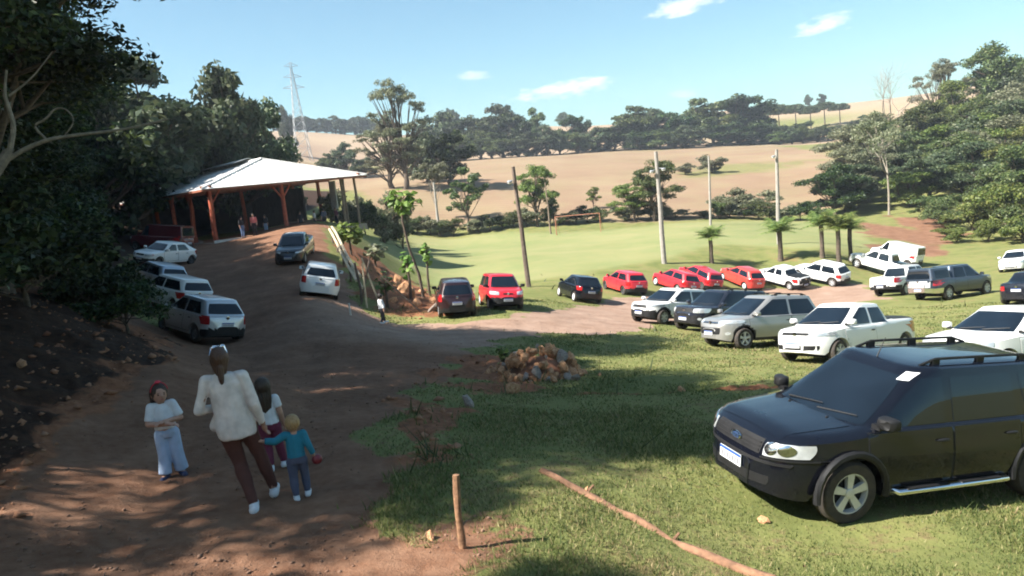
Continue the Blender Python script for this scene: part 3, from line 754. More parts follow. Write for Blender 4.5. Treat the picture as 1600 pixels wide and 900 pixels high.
for x, y, h, r, k, lb in [(-95.2, 357.6, 21.7, 4.9, 'far_a', 'slender tree standing alone just left of the lattice pylon'), (-45.6, 232.4, 10.3, 4.6, 'far_a', 'tallest tree of the dark clump between pylon and tall grey tree'),
                          (-39.2, 225.6, 6.2, 4.1, 'far_c', 'low right hand tree of the dark clump beside the tall grey tree'), (-51, 232.1, 7.2, 3.6, 'far_b', 'left hand tree of the dark clump right of the pylon'),
                          (47.3, 538.7, 10.1, 6.5, 'far_a', 'tiny lone tree on the pale skyline left of the big tree group'), (247.6, 617.4, 9.4, 3.4, 'far_a', 'left of two tiny trees on the bare skyline at right'),
                          (259.2, 617.3, 9.7, 3.9, 'far_c', 'right of two tiny trees on the bare skyline at right'), (-26.2, 491.3, 17.5, 6, 'far_c', 'tree top showing on the skyline just right of the tall grey tree')]:
    plant('lone_tree', k, x, y, h, r, lb, sink=.5)
for i in range(9):
    x = 117 + 5.1 * i
    plant('hedge_tree', ('far_b', 'far_a')[i % 2], x, 322 + (i % 3), 5.6 + (i * 7 % 5) * .45, 5.4, ordinal(i + 1) + ' low tree from the left in the hedge right of the brown field', group='hedge at the right end of the brown field')

# araucarias: bare pole, flat umbrella of upturned branches
def make_araucaria():
    rng = np.random.default_rng(5)
    mb = MB(); mb.tube([(0, 0, -.3), (.05, 0, 4), (0, .05, 8.6)], [.28, .2, .12], 7)
    cs, rs = [], []
    for tier, (zz, R) in enumerate([(7.2, 3.6), (7.9, 3.9), (8.6, 3.0), (9.1, 1.6)]):
        nb = 9 - tier
        for k in range(nb):
            a = 2 * PI * k / nb + tier * .4 + rng.uniform(-.2, .2); q = R * rng.uniform(.8, 1.05)
            e = Vector((math.cos(a) * q, math.sin(a) * q, zz + .25))
            mb.tube([(0, 0, zz - .4), (e.x * .55, e.y * .55, zz - .35), e], [.06, .045, .03], 4, cap=False)
            cs.append(np.array(e)); rs.append(1.0); cs.append(np.array(e) * np.array([.6, .6, 1])); rs.append(.8)
    pos, d = clump_points(cs, rs, 5200, rng, flat=.5)
    v, f = leaf_quads(pos, .7, rng, outward=d, aspect=.3)
    TREES['araucaria'] = (mb.mesh('trunk_araucaria', M_BARK, 60), mesh_np('crown_araucaria', v, f, M_LEAF_BLUE), 9.4, 4.4)
make_araucaria()
for (x, y, h, r), lb in zip([(139.2, 383.5, 14.8, 5.9), (151.3, 393.7, 13.4, 6.2), (156.7, 388.2, 12.1, 5.4), (168.7, 400, 11.9, 5.9), (173.5, 393.2, 10.3, 5.4)],
                            ['first umbrella crowned pine from the left on the right hand slope', 'second umbrella crowned pine from the left on the right hand slope', 'third umbrella crowned pine from the left on the right hand slope', 'fourth umbrella crowned pine from the left on the right hand slope', 'rightmost umbrella crowned pine on the right hand slope']):
    plant('umbrella_pine', 'araucaria', x, y, h, r, lb, group='umbrella pines on the right slope')

# ---- the wood at right
WOOD = [(46.7, 109, 7.7, 3.9, 'dense dark round tree at the left foot of the right hand wood'), (73.4, 156.9, 11.6, 6.2, None), (81.7, 161.9, 10.8, 6.2, None), (89, 163.7, 13.5, 6.5, None), (101.8, 170.5, 15.5, 6.2, None),
        (103.1, 163.8, 13.9, 6.2, None), (118, 178.4, 23.5, 8.5, 'highest tree at the right edge, its top above all others of the wood'), (118, 171.3, 19.1, 7, None), (125.1, 171.7, 21.2, 8.3, None), (60, 127.5, 9.3, 5, None), (66.8, 130, 9.5, 5.4, None),
        (73.8, 132.9, 10.6, 5.9, None), (80.5, 133, 11.4, 5.9, None), (84.8, 130.4, 12.1, 6.5, None), (90.7, 130.4, 12.4, 6.2, None), (62.7, 112.9, 7.7, 4.6, None), (65.8, 110, 8, 5, None), (51.5, 113.5, 6.2, 3.4, None),
        (61.5, 95.8, 7.7, 4.4, None), (61.8, 90.7, 8.3, 4.1, None), (57.9, 109.7, 5.9, 3.6, None), (95.5, 148.3, 13.5, 6.5, None), (108.4, 154.8, 16.1, 7.1, None), (54.8, 120, 7.1, 4.1, None), (71, 118.7, 9.5, 5.4, None), (77.4, 122.5, 10.3, 5.7, None),
        (73.5, 95.5, 10.3, 5.7, None), (68.4, 82.6, 9.5, 5.2, None), (80, 108.4, 11.6, 5.9, None), (98, 129, 13.5, 6.5, None)]
WOOD_RANK = ranks(WOOD)
for i, (x, y, h, r, lb) in enumerate(WOOD):
    plant('wood_tree', ('med_a', 'med_c', 'med_b')[i % 3], x, y, h * 1.05, r * 1.22, lb or ordinal(WOOD_RANK[i]) + ' broadleaf tree counted from the left in the right hand wood', group='trees of the right hand wood',
          leafm=(None, M_LEAF_GREY, None, M_LEAF_MID, M_LEAF_LIGHT, None, M_LEAF_GREY, M_LEAF_BLUE)[i % 8] if lb is None else (M_LEAF_DARK if i == 0 else None), sink=.5)
SHRUBS = [(50.2, 87.2, 2.1, 2.5), (51.7, 84.8, 3.1, 2.7), (52.8, 80.5, 4.8, 3.2), (54.2, 77.7, 4.6, 3.1), (48.5, 76.9, 2.1, 1.8), (49.3, 73, 2.6, 2.1), (54.2, 97.7, 2.6, 2.5), (49.1, 110.9, 2.6, 2.1), (45.9, 78, 1.4, 1.4),
                                  (51, 75.1, 3.4, 2.5), (57.4, 87.7, 4.1, 2.8), (46.7, 81, 1.5, 1.5), (52.4, 92.2, 2.8, 2.3)]
SH_RANK = ranks(SHRUBS)
for i, (x, y, h, r) in enumerate(SHRUBS):
    plant('bright_shrub', ('bush_a', 'bush_c')[i % 2], x, y, h, r, ordinal(SH_RANK[i]) + ' sunlit shrub from the left along the foot of the right hand wood', 'shrub', 'shrubs at the foot of the right hand wood', leafm=M_LEAF_LIGHT if i % 3 else M_LEAF_MID)
plant('airy_tree', 'airy', 104.1, 182.1, 22.6, 7.2, 'open crowned tree standing above the right hand wood beside the leafless tree')
plant('grey_tree', 'airy', -18.2, 148.6, 22.1, 6.7, 'tall thin grey green tree behind the pavilion, top against the sky')
plant('grey_tree', 'airy', -21.1, 151.2, 13.8, 7.2, 'lower spreading grey green tree crowding the foot of the tall thin one', rz=1.0)
plant('broadleaf_tree', 'far_c', -10.2, 157.2, 10.8, 4.8, 'dark tree just right of the tall thin grey tree, above the field edge')
plant('broadleaf_tree', 'far_a', -15.6, 166.8, 10.1, 5.5, 'dark tree behind the trunk of the tall thin grey tree')

# leafless tree and white trunk
def bare_tree(name, x, y, h, label, seed, m, spread=.5, depth=5, r0=.2, leaves=0, bare=.3):
    rng = np.random.default_rng(seed)
    t = thing(name, (x, y, gz(x, y)), 0, label, 'tree')
    trunk = MB(); br = MB(); tips = []
    trunk.tube([(0, 0, -.3), (.1, .05, h * bare * .5), (0, 0, h * bare)], [r0, r0 * .85, r0 * .7], 8)
    def grow(p, d, ln, r, lev):
        q = p + d * ln * .5 + Vector(rng.normal(size=3) * ln * .06); e = p + d * ln
        br.tube([p, q, e], [r, r * .8, r * .6], 5 if lev > 2 else 4, cap=False)
        if lev == 0: tips.append(np.array(e)); return
        for k in range(3 if lev > 1 else 2):
            dd = (d + Vector(rng.normal(size=3)) * spread + Vector((0, 0, .18))).normalized()
            grow(e if k else q.lerp(e, .6), dd, ln * rng.uniform(.62, .85), r * .58, lev - 1)
    for k in range(3):
        grow(Vector((0, 0, h * bare)), Vector((rng.normal() * .4, rng.normal() * .4, 1)).normalized(), h * .25, r0 * .55, depth - 1)
    trunk.build('trunk', m, t); br.build('branches', m, t)
    if leaves:
        pos, d = clump_points(tips, [.7] * len(tips), leaves, rng); v, f = leaf_quads(pos, .3, rng)
        link('crown', mesh_np('crown_' + name, v, f, M_LEAF_GREY), t)
    return t
bare_tree('leafless_tree', 85.1, 169, 21.7, 'leafless grey tree with fine upswept twigs above the right hand wood', 4, M_TWIG, r0=.24, spread=.45)
bare_tree('pale_tree', 51.9, 103.8, 12.3, 'pale white trunk with sparse branches at the foot of the right hand wood', 8, M_BARK_PALE, r0=.16, leaves=4200, depth=4, bare=.45)

# ---- trees along the far edge of the lawn
plant('field_edge_tree', 'sparse', -5.5, 114.2, 9.1, 4, 'small open dark green tree right of the pale post, at the edge of the lawn')
plant('field_edge_tree', 'round', -10.6, 121.7, 9.6, 3, 'round grey green crown on a slim stem above the pale post')
plant('field_edge_tree', 'slim', 4.6, 110.8, 10.7, 3, 'tall narrow yellow green tree right of the dark wooden pole')
plant('field_edge_tree', 'slim', 20.6, 106.4, 10.1, 3.6, 'bushy creeper covered tree behind the concrete pole', leafm=M_LEAF_MID)
plant('field_edge_tree', 'slim', 18.2, 108, 6.5, 3.1, 'loose yellowish tree leaning left of the creeper covered tree')
plant('field_edge_tree', 'slim', 14.6, 125.8, 4.3, 1.2, 'thin sapling alone on the brown field left of the concrete pole')
plant('field_edge_tree', 'slim', 7.1, 112.8, 5.8, 1, 'thin sapling beside the thin post behind the goal')
for x, y, h, r, lb in [(48.7, 178.6, 4.3, 3.7, 'bush on the brown field between the two concrete poles'), (42, 176.5, 2.7, 2.5, 'low bush left of the field bush, on the grassy strip'), (33.2, 113, 3.8, 3.1, 'grey bush at the edge of the lawn between the concrete poles'),
                       (37.4, 113.6, 3.4, 3.4, 'wide grey bush at the edge of the lawn left of the farther concrete pole')]:
    plant('field_bush', 'bush_c', x, y, h, r, lb, 'shrub')
for i, u in enumerate(np.linspace(-20, 42, 36)):
    y = 111.6 - .10 * max(0, u) - .0021 * max(0, u) ** 2 + (i * 5 % 7) * .25
    h = 1.8 + (i * 11 % 8) * .24
    h *= .8
    if i % 6 == 2 and u < 30: continue
    if 23 < u < 28: h *= .6
    plant('edge_shrub', ('bush_a', 'bush_c', 'bush_b', 'bush_a')[i % 4], float(u), float(y), h, 1.8 + (i * 3 % 4) * .18, ordinal(i + 1) + ' shrub from the left in the hedge between lawn and brown field', 'shrub', 'hedge along the far edge of the lawn')
for x, y, h, r, k, lb in [(-15.6, 77.6, 4.3, 2, 'bush_c', 'grey green bush behind the first of the slim right hand pavilion posts'), (-12.7, 80, 5.3, 2.6, 'bush_c', 'tall grey green bush behind the right end of the pavilion'),
                          (-13.4, 73.8, 3.4, 2, 'bush_b', 'dark bush between the slim right hand pavilion posts'), (-11.5, 85.2, 5, 2.3, 'bush_a', 'bush farthest right beyond the pavilion posts'), (-16.2, 72.6, 2.6, 1.7, 'bush_a', 'low bush at the rear corner of the pavilion')]:
    plant('pavilion_bush', k, x, y, h, r, lb, 'shrub')

# ---- small palms
def make_palm():
    rng = np.random.default_rng(9)
    mb = MB(); pts = [(0, 0, -.2), (.03, 0, .5), (0, .03, 1.1), (.02, 0, 1.65)]
    mb.tube(pts, [.16, .13, .12, .13], 9, jit=.25, rng=rng)
    V, F, n = [], [], 0
    for k in range(26):
        a = 2 * PI * k / 26 * 2.618 + rng.uniform(-.2, .2); lift = rng.uniform(.25, 1.7)
        L_ = rng.uniform(1.0, 1.35); prev = None
        d = Vector((math.cos(a), math.sin(a), 0)); side = Vector((-d.y, d.x, 0))
        S = 12; P = []
        for i in range(S + 1):
            t = i / S
            P.append(Vector((0, 0, 1.65)) + d * L_ * (t * .95) + Vector((0, 0, L_ * (lift * t - (.22 + .32 * lift) * t * t * 1.2))))
        for i in range(1, S):
            for sgn in (-1, 1):
                w = .34 * math.sin(PI * (i / S) ** .7) + .05
                tip = P[i] + side * sgn * w + d * .12 + Vector((0, 0, -.25 * w))
                q = (P[i + 1] - P[i]) * .38
                V += [P[i] - q, P[i] + q, tip + q * .2, tip - q * .2]; F.append((n, n + 1, n + 2, n + 3)); n += 4
        for i in range(S):
            V += [P[i] - side * .012, P[i] + side * .012, P[i + 1] + side * .01, P[i + 1] - side * .01]; F.append((n, n + 1, n + 2, n + 3)); n += 4
    TREES['palm'] = (mb.mesh('trunk_palm', M_BARK, 60), mesh_pd('crown_palm', V, F, M_LEAF_LIGHT), 2.45, 1.1)
make_palm()
for x, y, h, r, lb in [(16.5, 62.4, 3.1, 1.4, 'leftmost small palm, behind the red cars'), (22.6, 63.7, 3.7, 1.7, 'small palm in front of the farther concrete pole'), (25.7, 62.7, 4, 1.5, 'left palm of the three close together'),
                       (26.6, 61.5, 4.3, 1.5, 'middle palm of the three close together'), (28.3, 63.2, 4.1, 1.5, 'right palm of the three close together')]:
    plant('palm_tree', 'palm', x, y, h, r, lb, group='small palms along the parking')
# ------------------------------------------------------------------ vehicles
M_PAINT = paint('paint_base', (.6, .6, .6))
M_GLASS = mat('car_glass', (.006, .010, .016), .03, var=.2, scale=2, spec=.5)
M_BLACK = mat('black_plastic', (.013, .013, .014), .5, var=.25, scale=12, spec=.3)
M_RUBBER = mat('tyre_rubber', (.022, .02, .019), .85, var=.35, scale=14, col2=(.06, .045, .035))
M_RIM = mat('alloy', (.52, .53, .55), .35, metal=.35, var=.1, scale=8)
M_STEEL = mat('steel_wheel', (.10, .10, .105), .5, metal=.5, var=.2, scale=8)
M_CAP = mat('wheel_cover', (.62, .63, .65), .4, metal=.2, var=.12, scale=8)
M_LAMP = mat('headlamp', (.55, .57, .59), .12, metal=.35, var=.18, scale=9, coat=1.0)
M_RED = mat('tail_lamp', (.36, .012, .014), .15, var=.2, scale=20, coat=1.0)
M_AMBER = mat('indicator', (.55, .20, .03), .2, var=.2, scale=20, coat=.6)
M_CHROME = mat('chrome', (.75, .76, .78), .12, metal=1.0, var=.05)
M_PLATE = mat('number_plate', (.62, .63, .65), .45, var=.08, scale=40)
M_PLATE_BLUE = mat('plate_band', (.02, .08, .36), .45, var=.08)
M_INK = mat('plate_ink', (.20, .20, .22), .6, var=.1)
M_SEAM = mat('panel_gap', (.008, .008, .008), .9, var=.1)
M_STICK = mat('paper_sticker', (.72, .72, .74), .7, var=.05)
M_BADGE = mat('badge_blue', (.05, .09, .20), .25, metal=.4, var=.1)

def wheel_meshes(R, style):
    key = (round(R, 3), style)
    if key in wheel_meshes.cache: return wheel_meshes.cache[key]
    w = .2 * R / .31; ri = R * .64
    t = MB().lathe([(ri, -w / 2), (R * .9, -w / 2), (R * .975, -w * .36), (R, -w * .2), (R, w * .2), (R * .975, w * .36), (R * .9, w / 2), (ri, w / 2)], 28, 'Y', closed=True)
    tyre = t.mesh('tyre', M_RUBBER, 30)
    m = MB()
    m.lathe([(ri * 1.02, w * .46), (ri * .93, w * .46), (ri * .88, w * .2), (ri * .3, w * .12), (.001, w * .12)], 24, 'Y')
    nback = 0
    if style in ('alloy5', 'alloy6'):
        n = 5 if style == 'alloy5' else 6
        for k in range(n):
            a = 2 * PI * k / n + PI / 2
            rot = Matrix.Rotation(-a, 3, 'Y')
            for (r0, r1, hw0, hw1) in ((.10, .92, .13, .20),):
                p = []
                for rr, hw in ((r0 * ri, hw0 * ri), (r1 * ri, hw1 * ri)):
                    for s_ in (-1, 1):
                        for yy in (w * .2, w * .44 if rr > .5 * ri else w * .40):
                            p.append(rot @ Vector((rr, yy, s_ * hw)))
                m.add(p, [(0, 1, 3, 2), (4, 6, 7, 5), (0, 4, 5, 1), (2, 3, 7, 6), (0, 2, 6, 4), (1, 5, 7, 3)])
        m.lathe([(.24 * ri, w * .2), (.24 * ri, w * .44), (.15 * ri, w * .47), (.001, w * .47)], 16, 'Y')
        mt = M_RIM
    elif style == 'cap':
        m.lathe([(ri * .98, w * .44), (ri * .7, w * .5), (ri * .3, w * .47), (.001, w * .5)], 24, 'Y')
        for k in range(9):
            a = 2 * PI * k / 9
            m.box((math.cos(a) * ri * .72, w * .49, math.sin(a) * ri * .72), (ri * .3, .012, ri * .07), Matrix.Rotation(-a, 3, 'Y'))
        mt = M_CAP
    else:
        m.lathe([(ri * .5, w * .2), (ri * .42, w * .34), (ri * .2, w * .36), (.001, w * .4)], 18, 'Y')
        for k in range(8):
            a = 2 * PI * k / 8
            m.box((math.cos(a) * ri * .68, w * .2, math.sin(a) * ri * .68), (ri * .2, .03, ri * .2), Matrix.Rotation(-a, 3, 'Y'))
        mt = M_STEEL
    wme = m.mesh('wheel', mt, 30); wme.materials.append(M_SEAM if style.startswith('alloy') else mt)
    for q in wme.polygons:   # the dish behind the spokes is dark
        c_ = q.center
        if math.hypot(c_.x, c_.z) < ri * .92 and c_.y < w * .25 and q.area > 0: q.material_index = 1
    wheel_meshes.cache[key] = (wme, tyre)
    return wheel_meshes.cache[key]
wheel_meshes.cache = {}

class Loft:
    """one car body: lower shell from cross sections, glasshouse from stacked rounded outlines"""
    def __init__(s, p):
        s.p = p; L, W = p['L'], p['W']
        xs = set(np.round(np.concatenate([np.linspace(-L / 2, L / 2, 40), -L / 2 + np.array([0, .012, .03, .06, .1, .15]), L / 2 - np.array([0, .012, .03, .06, .1, .15])]), 4))
        for ax in p['axles']:
            for k in np.linspace(-1, 1, 15): xs.add(round(ax + p['arch'] * math.sin(k * PI / 2), 4))
        xs = sorted(xs); X = [xs[0]]
        for x in xs[1:]:
            if x - X[-1] > .006: X.append(x)
        X = np.array(X); s.X = X
        tx, tz = np.array(p['top']).T
        o = np.argsort(tx); dense = np.linspace(-L / 2, L / 2, 600)
        tz = np.interp(dense, tx[o], tz[o]); k = np.hanning(21); k /= k.sum()
        tz = np.convolve(np.pad(tz, 10, mode='edge'), k, 'valid')
        top = np.interp(X, dense, tz)
        low = np.full(len(X), p['sill'])
        e0 = np.clip((np.abs(X) - (L / 2 - .35)) / .35, 0, 1); low = low + e0 ** 1.5 * p.get('lip', .07)
        for ax in p['axles']:
            d2 = p['arch'] ** 2 - (X - ax) ** 2
            low = np.where(d2 > 0, np.maximum(low, p['R'] + np.sqrt(np.maximum(d2, 0)) * .97), low)
        top = np.maximum(top, low + .05)
        xn = np.minimum(np.abs(X) / (L / 2), .992)
        pw = np.where(X > 0, p.get('nose', 6.0), p.get('tail', 9.0))
        plan = (1 - xn ** pw) ** (1 / 3.2)
        zt0 = p['belt']
        V = []; nl = 9
        for x, zt, zl, pl in zip(X, top, low, plan):
            hw = W / 2 * pl
            ring = []
            cr = p.get('crown', .035)
            ring.append((x, 0, zt + cr)); ring.append((x, hw * .45, zt + cr * .8)); ring.append((x, hw * .78, zt + cr * .35))
            ring.append((x, hw * .905, zt - .008))
            for k in range(nl):
                t = 1 - k / (nl - 1); z = zl + (zt - .05 - zl) * t
                q = (z - p['sill']) / (zt0 - p['sill'])
                f = 1 - .055 * max(0, q - .45) ** 1.3 / .55 ** 1.3 - .05 * max(0, .3 - q) ** 1.2 / .3 ** 1.2
                if p.get('crease'): f += .008 * math.exp(-((q - .62) / .07) ** 2)
                ring.append((x, hw * f, z))
            ring.append((x, hw * .8, zl)); ring.append((x, 0, zl))
            V.append(ring)
        n = len(V[0]); full = []
        for ring in V:
            full.append([Vector(q) for q in ring] + [Vector((q[0], -q[1], q[2])) for q in ring[-2:0:-1]])
        m = len(full[0])
        s.verts = [q for r in full for q in r]; s.faces = []; s.keys = []
        fbz, rbz = p.get('fb', 0), p.get('rb', 0); cl = p.get('clad', 0)
        for i in range(len(full) - 1):
            for k in range(m):
                k2 = (k + 1) % m
                f = (i * m + k, (i + 1) * m + k, (i + 1) * m + k2, i * m + k2)
                c = sum((s.verts[j] for j in f), Vector()) / 4
                key = 'body'
                if fbz and c.z < fbz and c.x > p['axles'][0] + p['arch'] * .98: key = 'front_bumper'
                elif rbz and c.z < rbz and c.x < p['axles'][1] - p['arch'] * .98: key = 'rear_bumper'
                elif cl:
                    da = min(math.hypot(c.x - a, c.z - p['R']) for a in p['axles'])
                    if c.z < cl or da < p['arch'] + .055: key = 'cladding'
                elif abs(c.y) < .8 * W / 2 and c.z < p['sill'] + .3 and k in (n - 2, n - 1): key = 'body'
                s.faces.append(f); s.keys.append(key)
        for ring, key in ((0, 'rear_bumper' if rbz else 'body'), (len(full) - 1, 'front_bumper' if fbz else 'body')):
            f = tuple(ring * m + k for k in range(m)); s.faces.append(f if ring else f[::-1]); s.keys.append(key)
        s.gh = []
    def glasshouse(s, g, nlev=8, npl=64):
        V = []; F = []
        e = g.get('sq', .30)
        levels = [(i / nlev, 1.0, 0.0) for i in range(nlev)] + [(1.0, 1.0, 0), (1.0, .93, .016), (1.0, .75, .034), (1.0, .4, .05), (1.0, .05, .056)]
        for t, sc, dz in levels:
            xf = g['xa'] + (g['xb'] - g['xa']) * (t + g.get('bow', .10) * t * (t - 1) * -1)
            xr = g['xd'] + (g['xc'] - g['xd']) * (t + g.get('rbow', .25) * t * (1 - t))
            b = g['b0'] + (g['b1'] - g['b0']) * (t + g.get('tum', -.12) * t * (1 - t) * 2)
            a = (xf - xr) / 2; xc = (xf + xr) / 2
            z = g['zb'] + (g['zr'] - g['zb']) * t
            for k in range(npl):
                ph = 2 * PI * (k + .5) / npl
                cx, sy = math.cos(ph), math.sin(ph)
                x = xc + a * sc * math.copysign(abs(cx) ** e, cx); y = b * sc * math.copysign(abs(sy) ** e, sy)
                rk = g.get('slope', 0.0) * max(0, (g['xb'] - x)) / max(.1, g['xb'] - g['xc']) * t
                V.append(Vector((x, y, z + dz * g.get('dome', 1.0) - rk)))
        for i in range(len(levels) - 1):
            for k in range(npl):
                k2 = (k + 1) % npl
                F.append((i * npl + k, i * npl + k2, (i + 1) * npl + k2, (i + 1) * npl + k))
        F.append(tuple((len(levels) - 1) * npl + k for k in range(npl)))
        s.gh.append((V, F))
    def tree(s):
        v = list(s.verts); f = list(s.faces)
        for V, F in s.gh:
            n = len(v); v += V; f += [tuple(i + n for i in q) for q in F]
        s.bvh = BVHTree.FromPolygons([tuple(q) for q in v], f, epsilon=0.0)
    def patch(s, quad, axis, off=.006, nu=10, nv=6, rnd=.0, flip=False):
        """a panel that follows the car's surface: quad in the plane seen along `axis`"""
        P = {}; Q = {}
        (a0, b0), (a1, b1), (a2, b2), (a3, b3) = quad
        for i in range(nu + 1):
            for j in range(nv + 1):
                u = 2 * i / nu - 1; v = 2 * j / nv - 1
                uu = u * math.sqrt(max(0, 1 - rnd * v * v / 2)); vv = v * math.sqrt(max(0, 1 - rnd * u * u / 2))
                fu, fv = (uu + 1) / 2, (vv + 1) / 2
                a = (a0 * (1 - fu) + a1 * fu) * (1 - fv) + (a3 * (1 - fu) + a2 * fu) * fv
                b = (b0 * (1 - fu) + b1 * fu) * (1 - fv) + (b3 * (1 - fu) + b2 * fu) * fv
                if axis == 'y+': o, d = Vector((a, 4, b)), Vector((0, -1, 0))
                elif axis == 'y-': o, d = Vector((a, -4, b)), Vector((0, 1, 0))
                elif axis == 'x+': o, d = Vector((5, a, b)), Vector((-1, 0, 0))
                elif axis == 'x-': o, d = Vector((-5, a, b)), Vector((1, 0, 0))
                else: o, d = Vector((a, b, 4)), Vector((0, 0, -1))
                h, nrm, _, _ = s.bvh.ray_cast(o, d)
                if h is None: continue
                if axis[0] == 'y' and abs(h.y) < .45 * s.p['W'] / 2 * 1.0: continue
                if nrm.dot(d) > 0: nrm = -nrm
                if nrm.dot(-d) < .08: nrm = (nrm - d * .3).normalized()
                P[i, j] = h + nrm * off; Q[i, j] = h - nrm * .01
        idx = {}; v = []; f = []
        for k_ in P: idx[k_] = len(v); v.append(P[k_])
        edges = {}
        for i in range(nu):
            for j in range(nv):
                c = [(i, j), (i + 1, j), (i + 1, j + 1), (i, j + 1)]
                if all(q in P for q in c):
                    f.append([idx[q] for q in c])
                    for q0, q1 in zip(c, c[1:] + c[:1]):
                        e = (q0, q1)
                        if (q1, q0) in edges: del edges[(q1, q0)]
                        else: edges[e] = 1
        back = {}
        for q0, q1 in list(edges):
            for q in (q0, q1):
                if q not in back: back[q] = len(v); v.append(Q[q])
            f.append([idx[q1], idx[q0], back[q0], back[q1]])
        return v, f

def mirror_shell(x, y, z, sy):
    """boxy door mirror: rounded rectangle outlines from the open back to the blunt nose"""
    mb = MB(); v = []; f = []; n = 20
    lv = [(-.06, .098, .066), (-.02, .105, .072), (.03, .098, .066), (.062, .075, .05), (.075, .03, .02)]
    for dx, a, b in lv:
        for k in range(n):
            t = 2 * PI * k / n; c, s = math.cos(t), math.sin(t)
            v.append((x + dx - .03 * (c * sy > 0) * abs(c) , y + a * math.copysign(abs(c) ** .45, c), z + b * math.copysign(abs(s) ** .5, s)))
    for i in range(len(lv) - 1):
        for k in range(n): f.append((i * n + k, i * n + (k + 1) % n, (i + 1) * n + (k + 1) % n, (i + 1) * n + k))
    f.append(tuple(range(n))); f.append(tuple((len(lv) - 1) * n + k for k in range(n)))
    return mb.add(v, f)

def panel(lf, name, quad, axis, m, parent, off=.006, **kw):
    v, f = lf.patch(quad, axis, off, **kw)
    if not f: return None
    mb = MB(); mb.add(v, f)
    return link(name, mb.mesh(name, m, 40), parent)

def side_quad(x0b, x1b, zb, x0t, x1t, zt): return [(x0b, zb), (x1b, zb), (x1t, zt), (x0t, zt)]

